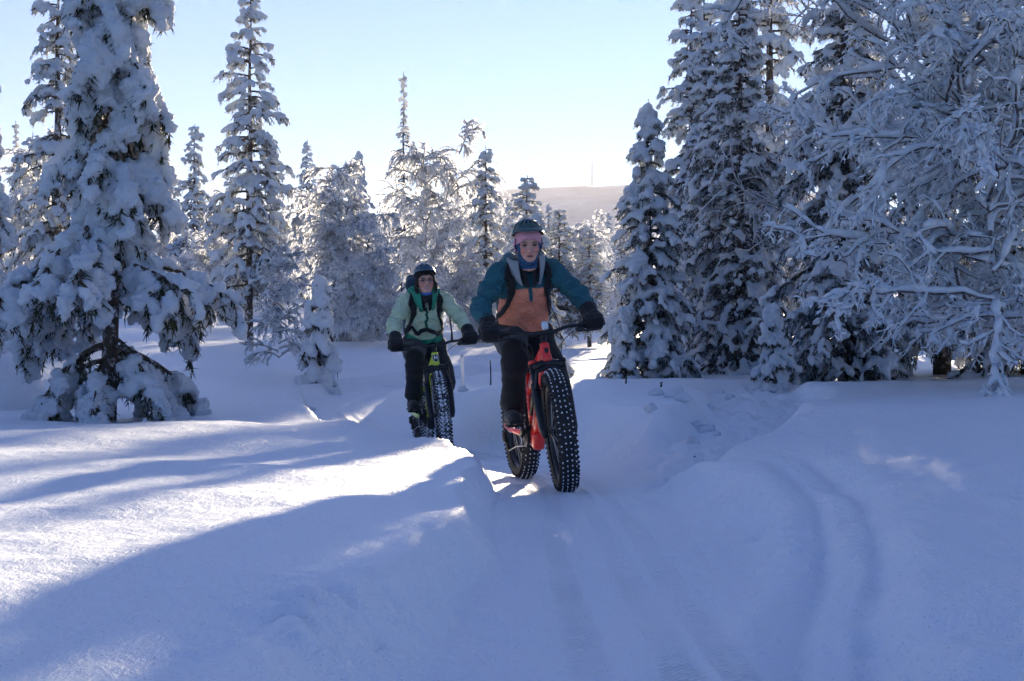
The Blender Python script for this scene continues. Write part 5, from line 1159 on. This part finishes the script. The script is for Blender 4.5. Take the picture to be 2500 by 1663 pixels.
    helmet(r, Mh, headp + Mh @ np.array((.000, 0, .016)), st['helmet_mat'], st['helmet'])
    return r, dict(bvh=bvh, tor=tor, chest=chest, neck=neck, hip=hip, hem=hem, sh=sh, jk=jk, loc=loc, rot=(R(lean), 0, R(yaw)), headp=headp)

def backpack(label, info, m, top, wide, strap_m):
    """pack on the rider's back with its shoulder straps and hip belt"""
    t = thing('backpack', label, 'backpack', info['loc'], info['rot'], 'packs on the cyclists')
    c, n, h = info['chest'], info['neck'], info['hip']; up = (n - h) / np.linalg.norm(n - h); bk = np.array((-up[2], 0, up[0]))
    o = h + up * .22 + bk * .235; mb = MB(); Mx = np.stack([-bk, np.array((0, 1.0, 0)), up], 1)
    V, Fs = rbox((0, 0, 0), (.17, wide, .46), .06); mb.add(V @ Mx.T + o, Fs); V, Fs = rbox((-.02, 0, top), (.19, wide * .92, .15), .06); mb.add(V @ Mx.T + o, Fs); V, Fs = rbox((-.09, 0, -.06), (.08, wide * .7, .26), .03); mb.add(V @ Mx.T + o, Fs)
    V, Fs = mb.data(); V, F4, N = remesh(V, Fs, .012, 4); V = V + N * (.010 * fbm3(V * 11, 3, 20))[:, None]; obj('pack_bag', new_mesh('pack_bag', V, F4, m), t)
    for s in (-1, 1):
        g_ = [n + (-.12, s * .115, -.02), n + (-.04, s * .125, .0), n + (.02, s * .130, -.02), c + (.10, s * .135, .075), c + (.14, s * .135, .0), c + (.10, s * .150, -.085), c + (.02, s * .175, -.15), h + up * .14 + np.array((-.02, s * .2, 0))]
        pts = spline(wrap_on(info['bvh'], g_, .004), 6); pts = wrap_on(info['bvh'], pts, .005); nr = np.array([np.array(info['bvh'].find_nearest(Vector(p))[1]) for p in pts])
        k = np.linspace(0, 1, len(pts)); obj('shoulder_strap', new_mesh('shoulder_strap', *band(pts, nr, .032 - .016 * sstep(.55, .75, k), .010), strap_m), t)
    return t, o, Mx

# ---- first rider: teal and orange pullover shell
TEAL, ORNG = (0.025, 0.130, 0.160), (0.92, 0.32, 0.19)
def panels1(V, arm, chest, hem, neck, sh):
    C = np.tile(TEAL, (len(V), 1)).astype(float); line = chest[2] - .015 - .05 * (V[:, 0] < chest[0] - .05)
    w = sstep(.002, -.002, V[:, 2] - line) * sstep(.34, .26, arm) * (V[:, 0] > hem[0] - .35)
    return mixc(C, ORNG, w)
M_TEAL = cloth('teal_shell', TEAL, 0.6, 0.5, 10); M_GREYL = cloth('grey_lining', (0.30, 0.33, 0.35), 0.8, 0.3, 12)
st1 = dict(sh=np.array((0.015, 0, .0)), hd=np.array((.055, 0, -.006)), el=(-.01, .085, -.045), gaze=(-.05, .12), trouser_mat=M_TROUSER, mitten=.35, jacket_mat=attr_cloth('teal_orange_shell'), panels=panels1, collar_mats=[M_GREYL, M_GREYL], hood_mat=M_TEAL,
           vz=.10, a0=34, zip=(1.345, 1.12), zip_mat=M_TEAL, gaiter=True, gaiter_mat=cloth('blue_gaiter', (0.016, 0.085, 0.20), 0.8, 0.6, 40, var=.35), brow=.037, beanie_mat=cloth('pink_knit', (0.74, 0.34, 0.40), 0.9, 0.2, 50, 400), helmet=0, helmet_mat=mat('green_helmet', (0.030, 0.085, 0.080), 0.4, 0, .12, 12, coat=.2))
R1, I1 = rider('person in teal and orange jacket, pink beanie and green helmet on the red fat bike', B1, LOC1, YAW1, LEAN1, BAR1, PED1, (-.10, .20, -.02), st1)
BP1, o1, mx1 = backpack('dark backpack worn over the teal and orange jacket', I1, cloth('teal_black_pack', (0.010, 0.025, 0.032), .7, .5, 10), .15, .25, M_STRAP)
# loose strap end and chest label
jk = I1['jk']; bv = I1['bvh']; c1 = I1['chest']
mb = MB(); p = wrap_on(bv, [c1 + np.array((.08, .16, -.14))], .01)[0]; mb.add(*tube(spline([p, p + (.02, .02, -.06), p + (.03, .045, -.13), p + (.035, .055, -.21), p + (.03, .06, -.25)], 5), [.007] * 16 + [.009] * 5, 6, squash=.35)); mb.build('loose_strap', M_STRAP, BP1)
def stick_on(name, V, Fs, m, bvh, at_, parent, off=.003):
    """flat piece (u, v, thickness) laid on the jacket at a point"""
    p, nn, _, _ = bvh.find_nearest(Vector(at_)); nn = np.array(nn); y = np.array((0, 1.0, 0)); y -= nn * y.dot(nn); y /= np.linalg.norm(y); z = np.cross(nn, y); Mx = np.stack([y, z, nn], 1)
    return obj(name, new_mesh(name, np.asarray(V) @ Mx.T + np.array(p) + nn * off, Fs, m, False), parent)
M_NAVY = mat('navy_label', (0.010, 0.015, 0.05), 0.6)
V, Fq = box_v((0, 0, 0), (.050, .020, .003)); lb = stick_on('chest_label', V, Fq, M_NAVY, bv, c1 + np.array((.25, .075, .012)), jk, .006)
tm = text_mesh('patagonia', .0105); V = np.array([v.co[:] for v in tm.vertices]); Fs = {}
for f in tm.polygons: Fs.setdefault(len(f.vertices), []).append(list(f.vertices))
stick_on('label_lettering', V + (0, 0, .0022), [np.array(v) for v in Fs.values()], M_WHITE, bv, c1 + np.array((.25, .075, .012)), lb, .006)

# ---- second rider: mint green jacket
MINT, EMER, DARKG = (0.62, 0.74, 0.50), (0.014, 0.26, 0.155), (0.012, 0.13, 0.085)
def panels2(V, arm, chest, hem, neck, sh):
    C = np.tile(MINT, (len(V), 1)).astype(float); front = V[:, 0] > chest[0] - .03
    w = sstep(-.003, .003, hem[2] + .012 + .75 * np.maximum(0, np.abs(V[:, 1]) - .06) - V[:, 2]) * sstep(.4, .3, arm); C = mixc(C, EMER, w)
    for (y, z, ry, rz) in ((-.105, .035, .027, .032), (-.045, .020, .024, .036), (.055, .030, .028, .032)):
        d = ((V[:, 1] - y) / ry) ** 2 + ((V[:, 2] - chest[2] - z) / rz) ** 2; C = mixc(C, DARKG, sstep(1.12, .92, d) * front)
    p = sh[1] + np.array((.03, .055, -.05)); d = np.linalg.norm((V - p) / (.06, .03, .03), axis=1); C = mixc(C, (0.45, 0.36, 0.03), sstep(1.1, .9, d))
    return C
M_EMER = cloth('emerald_hood', EMER, 0.7, 0.5, 10); M_DKG = cloth('dark_green_zip', DARKG, 0.7, 0.3, 12)
st2 = dict(sh=np.array((-.03, 0, .015)), hd=np.array((-.02, 0, .006)), el=(-.03, .055, -.03), gaze=(.05, .02), trouser_mat=cloth('dark_grey_trousers', (0.014, 0.016, 0.020), 0.85, 0.35, 7), mitten=.75, jacket_mat=attr_cloth('mint_green_shell', .6, 11), panels=panels2, collar_mats=[M_EMER, M_EMER], hood_mat=M_EMER,
           vz=.085, a0=24, zip=(1.34, 1.09), zip_mat=M_DKG, gaiter=False, gaiter_mat=M_STRAP, chin_mat=cloth('bright_blue_buff', (0.05, 0.16, 0.50), 0.8, 0.4, 30), brow=.050, beanie_mat=cloth('black_knit', (0.008, 0.008, 0.010), 0.95, 0.2, 50, 400), helmet=1, helmet_mat=mat('blue_helmet', (0.016, 0.075, 0.120), 0.35, 0, .12, 12, coat=.3),
           glass_mat=mat('tortoise_frame', (0.06, 0.03, 0.02), 0.3))
R2, I2 = rider('person in mint green jacket, glasses and blue helmet on the lime green fat bike', B2, LOC2, YAW2, LEAN2, BAR2, PED2, (-.02, .02, .03), st2)
BP2, o2, mx2 = backpack('tall navy backpack worn over the mint green jacket', I2, cloth('navy_pack', (0.012, 0.045, 0.075), .7, .5, 10), .30, .31, M_STRAP)
bv2 = I2['tor']; hb = []
for a in np.radians(np.linspace(-100, 100, 25)): hb.append((I2['hem'][0] + .3 * math.cos(a), .3 * math.sin(a), I2['hem'][2] + .055))
pts = wrap_on(bv2, hb, .004); nr = np.array([np.array(bv2.find_nearest(Vector(p))[1]) for p in pts]); obj('hip_belt', new_mesh('hip_belt', *band(pts, nr, .019, .006), M_STRAP), BP2)
print('riders', round(time.time() - T0, 1))
# ------------------------------------------------------------------ small things in the snow and on the fell
def frosted_post(label, x, y, h, r_, m, group=None):
    z = gz(x, y); t = thing('marker_post', label, 'post', (x, y, z), (R(1), R(-1.5), 0), group)
    k = np.linspace(-.1, h, 12); mb = MB(); mb.add(*tube(np.stack([.004 * np.sin(k * 9), 0 * k, k], -1), r_ * (1 + .12 * np.sin(k * 40)), 8)); mb.build('post_shaft', m, t)
    return t, mb
t, _ = frosted_post('thick marker post caked in rime beside the trail bend', px(1130, 15.2), 15.2, .38, .017, M_FROST)
V, F_ = blobs(np.array([(0, 0, .38), (0, 0, .02), (.02, 0, .0)]), np.array([(.022, .022, .02), (.06, .06, .04), (.09, .07, .03)]), None, None, 2, .2, np.random.default_rng(1)); obj('snow_cap', new_mesh('snow_cap', V[:42], F_[:80], M_SNOW), t); obj('snow_foot', new_mesh('snow_foot', V[42:84], F_[80:160] - 42, M_SNOW), t)
M_POLE = mat('dark_blue_pole', (0.015, 0.03, 0.07), 0.6)
frosted_post('thin dark pole stuck in the bank between the cyclists', px(1198, 16.5), 16.5, .30, .0075, M_POLE)
frosted_post('thin dark pole in the snow before the slim young spruce', px(1495, 20.5), 20.5, .25, .006, M_POLE)
# leaning sapling
x, y = px(750, 17), 17.0; t = thing('sapling', 'bare rimed sapling stem leaning out of the snow', 'sapling', (x, y, gz(x, y)))
p = spline([(0, 0, -.1), (-.01, 0, .05), (-.05, 0, .16), (-.09, 0, .27), (-.10, .02, .40)], 6); mb = MB(); mb.add(*tube(p, np.linspace(.016, .008, len(p)), 8)); mb.build('stem', M_FROST, t)
V, F_ = blobs(np.array([(0.01, 0, .0)]), np.array([(.10, .08, .045)]), None, None, 2, .2, np.random.default_rng(2)); obj('snow_foot', new_mesh('snow_foot', V, F_, M_SNOW), t)
# dark twigs poking out of the side track
M_TWIG = mat('dark_twig', (0.02, 0.016, 0.014), 0.9)
for (sx, Y, pts, lb) in ((1699, 9.6, [(0, 0, -.03), (-.005, 0, .02), (-.012, 0, .055)], 'short dark stub sticking out of the broken side track'), (1612, 13.2, [(0, 0, -.02), (.01, 0, .015), (.0, 0, .03), (.022, 0, .038)], 'tiny forked twig lying on the side track'), (1528, 13.6, [(0, 0, -.02), (.0, 0, .02), (.008, 0, .05)], 'thin curved twig standing in the bank')):
    x = px(sx, Y); t = obj('twig', None); t.location = (x, Y, gz(x, Y) + .01); tag(t, lb, 'twig'); mb = MB(); mb.add(*tube(pts, np.linspace(.010, .006, len(pts)), 7)); mb.build('stick', M_TWIG, t)
# loose clods of snow on the side track
rg = np.random.default_rng(9)
for (sx, Y) in ((1640, 12.0), (1655, 12.2), (1668, 11.7), (1705, 11.3), (1720, 11.2), (1750, 10.9), (1758, 14), (1780, 13.6), (1600, 12.4), (1590, 11.0), (1735, 12.2), (1690, 10.4)):
    x = px(sx, Y); s_ = rg.uniform(.03, .065); V, F_ = blobs(np.zeros((1, 3)), np.array([(s_ * 1.2, s_, s_ * .7)]), None, rg.normal(0, 1, (1, 3)) * (1, 1, .2), 3, .3, rg)
    tag(obj('snow_clod', new_mesh('snow_clod', V, F_, M_SNOW), None, (x, Y, gz(x, Y) + s_ * .35)), 'rounded clod of snow lying on the broken side track', 'snow clod', 'clods on the side track')
# big round drift at the left edge and a rounded hummock behind the front rider
for (sx, Y, s_, lb) in ((10, 16.3, (.48, .5, .55), 'smooth rounded snow hummock beside the lumpy spruce'), (1395, 34, (.5, .4, .42), 'small snow hummock in the sunlit field beyond the trail bend')):
    x = px(sx, Y); V, F_ = blobs(np.zeros((1, 3)), np.array([s_]), None, None, 4, .12, rg); tag(obj('snow_hummock', new_mesh('snow_hummock', V, F_, M_SNOW), None, (x, Y, gz(x, Y))), lb, 'hummock')
# transmitter mast on the fell
mp = pix(1446, 455, 2700); mp[2] = 352
t = thing('radio_mast', 'thin transmitter mast standing on top of the hazy fell', 'mast', tuple(mp)); M_MAST = mat('grey_mast', (0.10, 0.10, 0.11), 0.6)
mb = MB(); mb.add(*tube([(0, 0, -6), (0, 0, 30), (0, 0, 31), (0, 0, 56)], [1.9, 1.6, 1.3, 1.0], 6)); mb.build('mast_shaft', M_MAST, t)
mb = MB(); mb.add(*rbox((9, 0, 2), (12, 8, 7), .4)); mb.build('mast_hut', M_MAST, t)
print('details', round(time.time() - T0, 1))
